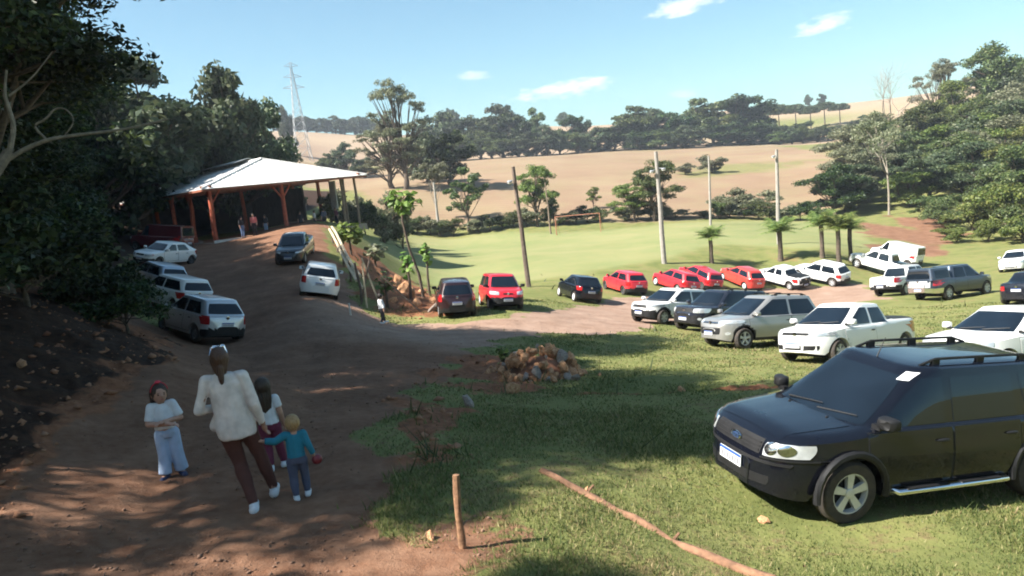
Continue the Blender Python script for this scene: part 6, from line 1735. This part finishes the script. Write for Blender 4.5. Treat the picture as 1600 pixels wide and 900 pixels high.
ADULT = dict(head=(0, .012, .925), hr=(.046, .057, .070), neck=(0, -.004, .845), nr=.031, sh=(.103, 0, .812), el=(.130, -.02, .632), wr=(.140, .02, .49), hip=(.052, 0, .52), kn=(.056, .012, .285), an=(.056, -.015, .045),
             torso=[(.0, 0, .50, .088, .062), (0, 0, .54, .098, .068), (0, 0, .62, .080, .058), (0, .002, .70, .092, .064), (0, 0, .77, .098, .060), (0, -.004, .815, .080, .045), (0, -.004, .84, .035, .034)], ra=(.031, .025, .018), rl=(.054, .036, .024), foot=.15, hs=1.0)
CHILD = dict(head=(0, .012, .885), hr=(.072, .084, .098), neck=(0, -.004, .785), nr=.036, sh=(.098, 0, .755), el=(.128, -.015, .60), wr=(.138, .03, .48), hip=(.055, 0, .46), kn=(.060, .012, .255), an=(.060, -.012, .048),
             torso=[(0, 0, .43, .086, .070), (0, .004, .48, .096, .078), (0, .008, .56, .090, .074), (0, .004, .65, .090, .068), (0, 0, .72, .086, .058), (0, -.004, .765, .060, .042), (0, -.004, .79, .036, .034)], ra=(.036, .030, .022), rl=(.056, .042, .030), foot=.155, hs=.62)

def person(loc, az, Hh, kind, label, top_m, leg_m, shoe_m, hair_m, skin=M_SKIN, pose=None, voxel=.011, hair='short', sleeve=.55, top_margin=.010, leg_margin=.008, blouse=False, wide=False, fine=True, extra=None, z=None, waist=None):
    P = dict(kind); J = {}
    for k in ('sh', 'el', 'wr', 'hip', 'kn', 'an'):
        for s, n in ((-1, 'l'), (1, 'r')):
            x, y, zz = P[k]; J[k + n] = Vector((s * x, y, zz))
    J['head'] = Vector(P['head']); J['neck'] = Vector(P['neck'])
    lean = Vector((0, 0, 0)); J['turn'] = 0.0; J['footl'] = Vector((-.12, 1, 0)); J['footr'] = Vector((.12, 1, 0))
    for k, v in (pose or {}).items():
        J[k] = Vector(v) if not isinstance(v, (int, float)) else v
    sx = J.get('shift', Vector((0, 0, 0)))      # sideways lean per unit height above the hips
    def up(p): p = Vector(p); return (p + sx * max(0, p.z - .1)) * Hh
    g = gz(*loc) if z is None else z
    root = thing('person', (loc[0], loc[1], g - .01), -math.radians(az), label, 'person', None)
    S = P['hs'] * Hh / (1.65 if kind is ADULT else 1.1) * (1.0 if kind is ADULT else 1.05)
    # ---- body: one continuous surface
    b = MB(); hr = P['hr']
    rings(b, [(up((a, c, q)).x, up((a, c, q)).y, q * Hh, rx * Hh * .97, ry * Hh * .97) for a, c, q, rx, ry in P['torso']])
    hd = up(J['head']); nk = up(J['neck'])
    cap(b, nk - Vector((0, 0, .03 * Hh)), P['nr'] * Hh, hd - Vector((0, .01 * Hh, hr[2] * .5 * Hh)), P['nr'] * Hh * .95)
    tz = J['turn']
    b.ell(hd, tuple(q * Hh for q in hr), 18, 12, (0, 0, tz))
    fw = Vector((-math.sin(tz), math.cos(tz), 0)); rt = Vector((math.cos(tz), math.sin(tz), 0))
    b.ell(hd + fw * hr[1] * .35 * Hh - Vector((0, 0, hr[2] * .45 * Hh)), (hr[0] * .72 * Hh, hr[1] * .62 * Hh, hr[2] * .5 * Hh), 14, 9, (0, 0, tz))     # jaw
    b.ell(hd + fw * hr[1] * 1.02 * Hh - Vector((0, 0, hr[2] * .18 * Hh)), (hr[0] * .17 * Hh, hr[1] * .2 * Hh, hr[2] * .2 * Hh), 8, 6)                  # nose
    for s in (-1, 1): b.ell(hd + rt * s * hr[0] * 1.0 * Hh - Vector((0, 0, hr[2] * .1 * Hh)), (hr[0] * .14 * Hh, hr[1] * .2 * Hh, hr[2] * .24 * Hh), 8, 6)
    for n, s in (('l', -1), ('r', 1)):
        sh, el, wr = (up(J[q + n]) for q in ('sh', 'el', 'wr'))
        ra = [q * Hh for q in P['ra']]
        cap(b, sh, ra[0], el, ra[1]); cap(b, el, ra[1], wr, ra[2]); cap(b, up((0, 0, P['sh'][2] - .01)), ra[0] * 1.05, sh, ra[0])
        hand(b, wr, wr - el, s, S * (1.0 if kind is ADULT else 1.2), J.get('curl' + n, .45), J.get('palm' + n))
        hp, kn, an = (up(J[q + n]) for q in ('hip', 'kn', 'an'))
        rl = [q * Hh for q in P['rl']]
        cap(b, hp, rl[0], kn, rl[1]); cap(b, kn, rl[1] * .95, kn.lerp(an, .35), rl[1] * .98); cap(b, kn.lerp(an, .35), rl[1] * .98, an, rl[2])
        fd = J['foot' + n].normalized(); cap(b, an + Vector((0, 0, -.01 * Hh)), rl[2], an + fd * P['foot'] * .62 * Hh + Vector((0, 0, -.018 * Hh)), rl[2] * .7)
    link('body', remesh(b, 'body', voxel * (.75 if fine else 1), skin, 2), root)
    # ---- trousers
    t = MB(); mg = leg_margin * Hh / 1.65 * (1 if kind is ADULT else 1.5)
    rings(t, [(up((a, c, q)).x, up((a, c, q)).y, q * Hh, rx * Hh + mg, ry * Hh + mg) for a, c, q, rx, ry in P['torso'][:2]] + [(up((0, 0, waist or P['torso'][1][2] + .05)).x, 0, (waist or P['torso'][1][2] + .05) * Hh, P['torso'][2][3] * Hh + mg * 1.2, P['torso'][2][4] * Hh + mg * 1.2)])
    for n in 'lr':
        hp, kn, an = (up(J[q + n]) for q in ('hip', 'kn', 'an')); rl = [q * Hh + mg for q in P['rl']]
        if wide: rl = [rl[0] * 1.04, rl[1] * 1.28, rl[2] * 1.75]
        cap(t, hp, rl[0] * 1.02, kn, rl[1])
        e = an + Vector((0, 0, .012 * Hh))
        cap(t, kn, rl[1], kn.lerp(e, .4), rl[1] * 1.0); t.tube([kn.lerp(e, .4), e], [rl[1] * 1.0, rl[2]], 12)
    link('trousers', remesh(t, 'trousers', voxel, leg_m, 3, fold=.006 * Hh), root)
    # ---- top
    t = MB(); mg = top_margin * Hh / 1.65 * (1 if kind is ADULT else 1.4)
    R_ = P['torso']
    if blouse:
        prof = [(0, -.012, .455, .100, .082), (0, -.012, .47, .108, .088), (0, -.010, .53, .116, .088), (0, -.006, .62, .102, .080), (0, 0, .72, .102, .076), (0, 0, .785, .104, .066), (0, -.004, .822, .070, .048), (0, -.004, .845, .044, .042)]
        rings(t, [(up((a, c, q)).x, up((a, c, q)).y, q * Hh, rx * Hh, ry * Hh) for a, c, q, rx, ry in prof])
        cap(t, up((-.115, .03, .53)), .035 * Hh, up((-.09, .02, .58)), .03 * Hh)      # bunched fold at the hip
    else:
        w0 = waist or (P['torso'][1][2] + .02)
        rings(t, [(up((0, 0, w0)).x, 0, w0 * Hh, R_[2][3] * Hh * 1.07 + mg, R_[2][4] * Hh * 1.06 + mg)] + [(up((a, c, q)).x, up((a, c, q)).y, q * Hh, rx * Hh + mg, ry * Hh + mg) for a, c, q, rx, ry in R_[2:6] if q > w0] + [(up(R_[5][:3]).x, 0, (R_[5][2] + .012) * Hh, R_[6][3] * Hh * 1.2, R_[6][4] * Hh * 1.2)])
    for n in 'lr':
        sh, el, wr = (up(J[q + n]) for q in ('sh', 'el', 'wr')); ra = [q * Hh + mg for q in P['ra']]
        k = 1.06 if blouse else 1.0
        cap(t, up((0, 0, P['sh'][2] - .012)), ra[0] * .95, sh, ra[0] * 1.05 * k)
        if sleeve <= .5: t.tube([sh, sh.lerp(el, sleeve * 2)], [ra[0] * 1.08 * k, ra[0] * 1.02 * k], 12)
        else:
            cap(t, sh, ra[0] * 1.05 * k, el, ra[1] * 1.05 * k); t.tube([el, el.lerp(wr, min(1, (sleeve - .5) * 2))], [ra[1] * 1.05 * k, ra[2] * 1.12 * k], 12)
    link('blouse' if blouse else 'shirt', remesh(t, 'top', voxel, top_m, 3, fold=(.008 if blouse else .006) * Hh), root)
    # ---- shoes
    for n in 'lr':
        an = up(J['an' + n]); fd = J['foot' + n].normalized(); F_ = P['foot'] * Hh
        s_ = MB(); z0 = an.z - P['an'][2] * Hh
        lift = J.get('lift' + n, 0.0) * Hh
        a = Vector((an.x, an.y, z0 + .028 * Hh)) - fd * F_ * .25 + Vector((0, 0, lift)); c = Vector((an.x, an.y, z0 + .022 * Hh)) + fd * F_ * .68
        cap(s_, a, .030 * Hh if kind is ADULT else .036 * Hh, c, .024 * Hh if kind is ADULT else .030 * Hh)
        cap(s_, an + Vector((0, 0, -.005 * Hh)), .030 * Hh if kind is ADULT else .038 * Hh, a.lerp(c, .35), .030 * Hh if kind is ADULT else .036 * Hh)
        me = remesh(s_, 'shoe', voxel * .8, shoe_m, 2)
        zz = np.empty(len(me.vertices) * 3, np.float32); me.vertices.foreach_get('co', zz); zz = zz.reshape(-1, 3)
        if lift == 0: zz[:, 2] = np.maximum(zz[:, 2], z0 + .002); me.vertices.foreach_set('co', zz.ravel()); me.update()
        link('shoe', me, root)
    # ---- hair
    h = MB(); hx, hy, hz2 = (q * Hh for q in hr)
    h.ell(hd - fw * hy * .16 + Vector((0, 0, hz2 * .16)), (hx * 1.17, hy * 1.08, hz2 * 1.0), 18, 12, (0, 0, tz))
    if hair in ('long', 'tied'):
        for k in range(7):
            t_ = (k - 3) / 3
            p0 = hd - fw * hy * (.75 - .25 * abs(t_)) + rt * hx * .85 * t_ + Vector((0, 0, hz2 * .1))
            ln = 2.6 if hair == 'long' else 1.75
            p1 = p0 - fw * hy * .25 - Vector((0, 0, hz2 * ln * (1 - .12 * abs(t_)))) - rt * hx * (.1 if hair == 'long' else .6) * t_
            cap(h, p0, hx * .34, p0.lerp(p1, .5) - fw * hy * .08, hx * .33); cap(h, p0.lerp(p1, .5) - fw * hy * .08, hx * .33, p1, hx * .16)
    if hair == 'tied':   # low pony tail over the collar
        q0 = hd - fw * hy * 1.0 - Vector((0, 0, hz2 * .55)); cap(h, q0, hx * .42, q0 - fw * hy * .22 - Vector((0, 0, hz2 * .9)), hx * .34); cap(h, q0 - fw * hy * .22 - Vector((0, 0, hz2 * .9)), hx * .34, q0 - fw * hy * .1 - Vector((0, 0, hz2 * 1.8)), hx * .14)
    me = remesh(h, 'hair', voxel * .8, hair_m, 2, fold=.004 * Hh)
    link('hair', me, root)
    # ---- face
    fc = MB()
    for s in (-1, 1): fc.ell(hd + fw * hy * .90 + rt * s * hx * .38 + Vector((0, 0, -hz2 * .02)), (hx * .13, hx * .08, hx * .09), 8, 6)
    for s in (-1, 1): fc.box(hd + fw * hy * .93 + rt * s * hx * .38 + Vector((0, 0, hz2 * .14)), (hx * .34, hx * .06, hx * .06))
    fc.build('eyes', M_EYE, root)
    MB().ell(hd + fw * hy * .92 - Vector((0, 0, hz2 * .52)), (hx * .26, hx * .08, hx * .07), 8, 6).build('mouth', M_LIP, root)
    if extra: extra(root, J, up, Hh, hd, fw, rt, (hx, hy, hz2))
    return root

M_BLOUSE = cloth('cream_blouse', (.62, .56, .52), .2); M_BROWN = cloth('brown_trousers', (.085, .030, .022)); M_WHITE_SHOE = mat('white_shoe', (.62, .64, .66), .7, var=.1)
M_TEAL = cloth('teal_sweater', (.015, .17, .25)); M_JEANS = cloth('blue_grey_jeans', (.075, .085, .135)); M_LJEANS = cloth('light_jeans', (.36, .46, .62)); M_TEE = cloth('white_tee', (.62, .64, .66))
M_PLUM = cloth('plum_leggings', (.13, .022, .05)); M_NAVYSHOE = mat('navy_shoe', (.02, .03, .08), .7, var=.2); M_PINK = cloth('pink_shirt', (.55, .17, .17)); M_DARKC = cloth('dark_cloth', (.025, .025, .032)); M_BLUEJ = cloth('blue_jeans', (.10, .16, .30))
M_REDTOY = mat('dark_red_ball', (.16, .014, .02), .4, var=.2, scale=6)

def glasses(root, J, up, Hh, hd, fw, rt, hs):
    hx, hy, hz2 = hs
    g = MB()
    for s in (-1, 1):
        c = hd + fw * hy * .35 + rt * s * hx * .50 + Vector((0, 0, hz2 * 1.10))
        g.ell(c, (hx * .36, hy * .22, hz2 * .10), 12, 6, (.5, 0, 0))
        g.tube([c + rt * s * hx * .3, hd - fw * hy * .3 + rt * s * hx * 1.06 + Vector((0, 0, hz2 * .55))], .004 * Hh, 5)
    g.tube([hd + fw * hy * .4 - rt * hx * .2 + Vector((0, 0, hz2 * 1.12)), hd + fw * hy * .4 + rt * hx * .2 + Vector((0, 0, hz2 * 1.12))], .004 * Hh, 5)
    g.build('sunglasses', M_CHROME, root)
    # loose tail of hair at the nape and shirt collar
woman = person((-2.87, 7.57), -14, 1.70, ADULT, 'woman in a cream blouse and brown trousers walking away, holding a toddler\'s hand', M_BLOUSE, M_BROWN, M_WHITE_SHOE, M_HAIRB, skin=M_SKIN_TAN,
    pose=dict(shift=(-.085, 0, 0), ell=(-.175, -.03, .65), wrl=(-.10, .10, .62), elr=(.135, -.035, .64), wrr=(.150, .005, .505), knl=(-.035, .03, .285), anl=(.005, -.09, .045), knr=(.085, .055, .29), anr=(.115, .10, .055), hipl=(-.055, 0, .52), liftr=0.0, turn=.05, footr=(.05, 1, 0), footl=(-.02, 1, 0)),
    hair='tied', top_margin=.003, sleeve=.97, blouse=True, extra=glasses, voxel=.011)
def toy(root, J, up, Hh, hd, fw, rt, hs):
    w = up(J['wrr']); d = (up(J['wrr']) - up(J['elr'])).normalized()
todd = person((-2.42, 7.70), -16, .92, CHILD, 'toddler in a teal sweater and grey jeans, left hand up in the woman\'s hand', M_TEAL, M_JEANS, M_WHITE_SHOE, M_HAIRY,
    pose=dict(shift=(.02, 0, 0), shl=(-.10, 0, .765), ell=(-.21, .0, .715), wrl=(-.325, .0, .745), elr=(.145, -.03, .62), wrr=(.185, -.01, .50), anl=(-.055, -.03, .048), anr=(.075, .05, .055), knr=(.07, .05, .26)), sleeve=.97, voxel=.009)
bw = todd.matrix_world if False else None
# the ball in the toddler's right hand
def local_to_world(root, p): return Matrix.Translation(root.location) @ Matrix.Rotation(root.rotation_euler.z, 4, 'Z') @ Vector(p)
bl = MB().ell((0, 0, 0), (.055, .055, .055), 16, 10).build('toy_ball', M_REDTOY); bl.location = local_to_world(todd, (.225 * .92, .0, .425 * .92)); tag(bl, 'dark red ball held in the toddler\'s right hand', 'ball')
girl = person((-3.02, 8.85), -12, 1.14, CHILD, 'small girl with long dark hair and plum leggings, half hidden behind the woman', M_TEE, M_PLUM, M_WHITE_SHOE, M_HAIRD,
    pose=dict(shift=(-.03, 0, 0), anl=(-.055, -.05, .05), anr=(.075, .05, .05)), hair='long', sleeve=.3, voxel=.010)
def band(root, J, up, Hh, hd, fw, rt, hs):
    hx, hy, hz2 = hs
    pts = [hd + rt * hx * 1.16 * math.cos(a) + Vector((0, 0, hz2 * (.16 + 1.02 * math.sin(a)))) + fw * hy * .25 for a in np.linspace(.15, PI - .15, 13)]
    MB().tube(pts, .005 * Hh, 7).build('headband', mat('red_band', (.55, .03, .05), .6, var=.1), root)
    MB().ell(hd + fw * hy * .25 + Vector((0, 0, hz2 * 1.22)), (hx * .42, hx * .2, hx * .22), 12, 7).build('bow', mat('red_bow', (.60, .04, .07), .6, var=.1), root)
girl2 = person((-4.20, 8.75), 150, 1.16, CHILD, 'girl with red headband and crossed arms in light blue jeans, facing the camera', M_TEE, M_LJEANS, M_NAVYSHOE, M_HAIRD,
    pose=dict(shift=(.02, 0, 0), ell=(-.15, .03, .60), wrl=(.02, .125, .615), elr=(.15, .03, .60), wrr=(-.03, .145, .585), anl=(-.075, .0, .05), anr=(.085, .03, .05), footr=(.5, 1, 0), turn=.15, curll=.7, curlr=.7), hair='long', sleeve=.42, wide=True, voxel=.010, extra=band, waist=.52)
kid = person((-5.22, 30.0), 60, 1.22, CHILD, 'child in a white top and dark trousers by the lower end of the bamboo fence', M_TEE, M_DARKC, M_WHITE_SHOE, M_HAIRD, pose=dict(anl=(-.05, .10, .05), anr=(.06, -.08, .05), elr=(.125, .04, .60)), sleeve=.9, voxel=.014, fine=False)
# people at the pavilion
PF = .53
def pp(a, b): q = pv(a, b, 0); return (q.x, q.y)
for (a, b), az, h, tm, lm, hm, lb, zz in [
    ((2.6, -1.5), 170, 1.74, M_PINK, M_DARKC, M_HAIRD, 'person in a pink shirt standing between the red posts of the pavilion', None),
    ((1.7, -1.3), 120, 1.72, M_DARKC, M_BLUEJ, M_HAIRB, 'person in dark top and blue jeans left of the one in pink', None),
    ((4.7, 1.6), 200, 1.74, M_DARKC, M_LJEANS, M_HAIRD, 'person in light jeans standing deeper in the pavilion beside a red post', PF),
    ((PL * .60, 1.2), 160, 1.70, M_DARKC, M_DARKC, M_HAIRD, 'leftmost of the people at the tables, in dark clothes', PF),
    ((PL * .69, .9), 60, 1.66, M_TEE, M_DARKC, M_HAIRB, 'person in a white top at the pavilion tables', PF),
    ((PL * .77, 1.2), -30, 1.72, M_JEANS, M_DARKC, M_HAIRD, 'person in a grey blue top at the pavilion tables', PF),
    ((PL * .85, .9), 220, 1.68, M_PLUM, M_DARKC, M_HAIRD, 'person in a plum top at the right end of the pavilion tables', PF)]:
    person(pp(a, b), az, h, ADULT, lb, tm, lm, M_DARKC, hm, voxel=.03, fine=False, sleeve=.6, z=zz)
# ------------------------------------------------------------------ grass, weeds, clods (uncountable ground cover)
M_BLADE = leaf_mat('grass_blade', (.065, .095, .025), (.16, .18, .055), (.32, .28, .13), trans=.35, rough=.6)
M_BLADE_DRY = leaf_mat('dry_blade', (.20, .16, .07), (.32, .26, .13), None, trans=.25, rough=.7)
def scatter_polar(n, az0, az1, r0, r1, rng, p=1.0):
    a = np.radians(rng.uniform(az0, az1, n)); r = np.exp(rng.uniform(math.log(r0), math.log(r1), n))
    return r * np.sin(a), r * np.cos(a), r
def blades(name, n, r0, r1, hmin, hmax, wk, m, seed, accept, label=None, az=(-40, 44)):
    rng = np.random.default_rng(seed)
    x, y, r = scatter_polar(n, az[0], az[1], r0, r1, rng)
    cv = covers(x, y)
    patch = fbm(x * .6 + 40, y * .6, 3)
    p = accept(cv, patch, x, y, r)
    k = rng.random(n) < p
    x, y, r, patch = x[k], y[k], r[k], patch[k]; n = len(x)
    z = H(x, y)
    h = rng.uniform(hmin, hmax, n) * (1 + .9 * np.clip(patch, -.4, 1)); w = wk * r * rng.uniform(.6, 1.3, n)
    a = rng.uniform(0, 2 * PI, n); lean = rng.normal(size=(n, 2)) * .5 * h[:, None]
    b0 = np.stack([x - np.cos(a) * w, y - np.sin(a) * w, z - .01], 1); b1 = np.stack([x + np.cos(a) * w, y + np.sin(a) * w, z - .01], 1)
    t = np.stack([x + lean[:, 0], y + lean[:, 1], z + h], 1)
    v = np.stack([b0, b1, t], 1).reshape(-1, 3); f = np.arange(3 * n).reshape(n, 3)
    o = link(name, mesh_np(name, v, f, m)); tag(o, label, 'grass', kind='stuff'); return o
def on_grass(cv, patch, x, y, r): return np.clip(1 - cv['dirt'] * 1.25, 0, 1) * np.clip(1 - cv['soil'] * 1.1, 0, 1) * (1 - cv['crop']) * np.clip(.75 + patch, 0.2, 1)
blades('short_grass', 380000, 4.5, 42, .016, .05, .0010, M_BLADE, 1, on_grass, 'short mown grass of the parking meadow')
blades('dry_grass', 70000, 4.5, 30, .02, .06, .0010, M_BLADE_DRY, 2, lambda cv, p, x, y, r: on_grass(cv, p, x, y, r) * np.clip(.3 + 1.2 * fbm(x * .35 + 7, y * .35, 3) + .6 * np.exp(-((x + .3) / 1.6) ** 2) * (r < 9), 0, 1), 'dry straw coloured grass between the green')
blades('rough_grass', 36000, 5, 30, .05, .13, .0011, M_BLADE, 3, lambda cv, p, x, y, r: np.clip(np.exp(-((cv['dirt'] - .35) / .3) ** 2) * (x > -3) * .5 + .7 * np.exp(-((x - .3) / .8) ** 2) * (r < 10) * (cv['dirt'] < .4) + cv['ditch'] * .7 * (cv['dirt'] < .3), 0, 1) * np.clip(.2 + 2.0 * p, 0, 1), 'rough tufts of grass along the edge of the track')
blades('bank_weeds', 22000, 8, 60, .10, .35, .0014, M_LEAF_MID, 4, lambda cv, p, x, y, r: np.clip(np.exp(-((cv['soil'] - .45) / .3) ** 2) * (cv['dirt'] < .5) * np.clip(.1 + 2.2 * p, 0, 1) * (r < 60), 0, 1) * .7, 'weeds on the soil banks')

# clods and gravel of the dirt track
M_CLOD = mat('soil_clod', (.11, .055, .035), .95, var=.4, scale=6, bump=.4, col2=(.24, .14, .09), coords='Generated')
def clods(name, n, r0, r1, s0, s1, seed, accept, m, label):
    rng = np.random.default_rng(seed)
    x, y, r = scatter_polar(n, -42, 30, r0, r1, rng); cv = covers(x, y)
    k = rng.random(n) < accept(cv, x, y, r); x, y = x[k], y[k]; n = len(x); z = H(x, y)
    base = np.array([(1, 0, 0), (-1, 0, 0), (0, 1, 0), (0, -1, 0), (0, 0, 1), (0, 0, -1)], float)
    tri = np.array([(0, 2, 4), (2, 1, 4), (1, 3, 4), (3, 0, 4), (2, 0, 5), (1, 2, 5), (3, 1, 5), (0, 3, 5)])
    s = s0 * (s1 / s0) ** (rng.random(n) ** 2.2)
    v = base[None] * (s[:, None, None] * rng.uniform(.6, 1.3, (n, 6, 1))) * np.array([1, 1, .6]) + rng.normal(size=(n, 6, 3)) * s[:, None, None] * .2
    a = rng.uniform(0, 6.28, n); c, q = np.cos(a)[:, None], np.sin(a)[:, None]
    v = np.stack([v[..., 0] * c - v[..., 1] * q, v[..., 0] * q + v[..., 1] * c, v[..., 2]], -1) + np.stack([x, y, z + s * .15], 1)[:, None]
    f = tri[None] + (np.arange(n) * 6)[:, None, None]
    o = link(name, mesh_np(name, v.reshape(-1, 3), f.reshape(-1, 3), m)); tag(o, label, 'gravel', kind='stuff')
clods('track_gravel', 42000, 4.5, 34, .005, .03, 11, lambda cv, x, y, r: cv['dirt'] * np.clip(.35 + fbm(x * .8, y * .8, 3), 0, 1), M_CLOD, 'loose gravel and clods on the dirt track')
clods('bank_clods', 9000, 6, 60, .02, .11, 12, lambda cv, x, y, r: cv['soil'] * .8, mat('red_clod', (.16, .06, .03), .95, var=.45, scale=6, col2=(.34, .17, .09), coords='Generated'), 'red clods broken from the soil banks')

# ------------------------------------------------------------------ thin warm-day haze
hb = MB().box((0, 420, 20), (1500, 900, 130)).build('haze', None, None, None)
hm = bpy.data.materials.new('haze_air'); hm.use_nodes = True; hn = hm.node_tree.nodes
for q in list(hn):
    if q.type == 'BSDF_PRINCIPLED': hn.remove(q)
vol = hn.new('ShaderNodeVolumePrincipled')
vol.inputs['Color'].default_value = (.82, .90, 1.0, 1); vol.inputs['Density'].default_value = .00034; vol.inputs['Anisotropy'].default_value = .2
hm.node_tree.links.new(vol.outputs[0], hn['Material Output'].inputs['Volume'])
hb.data.materials.append(hm); hb['kind'] = 'stuff'; hb['label'] = 'thin pale haze in the air of the valley'; hb['category'] = 'haze'
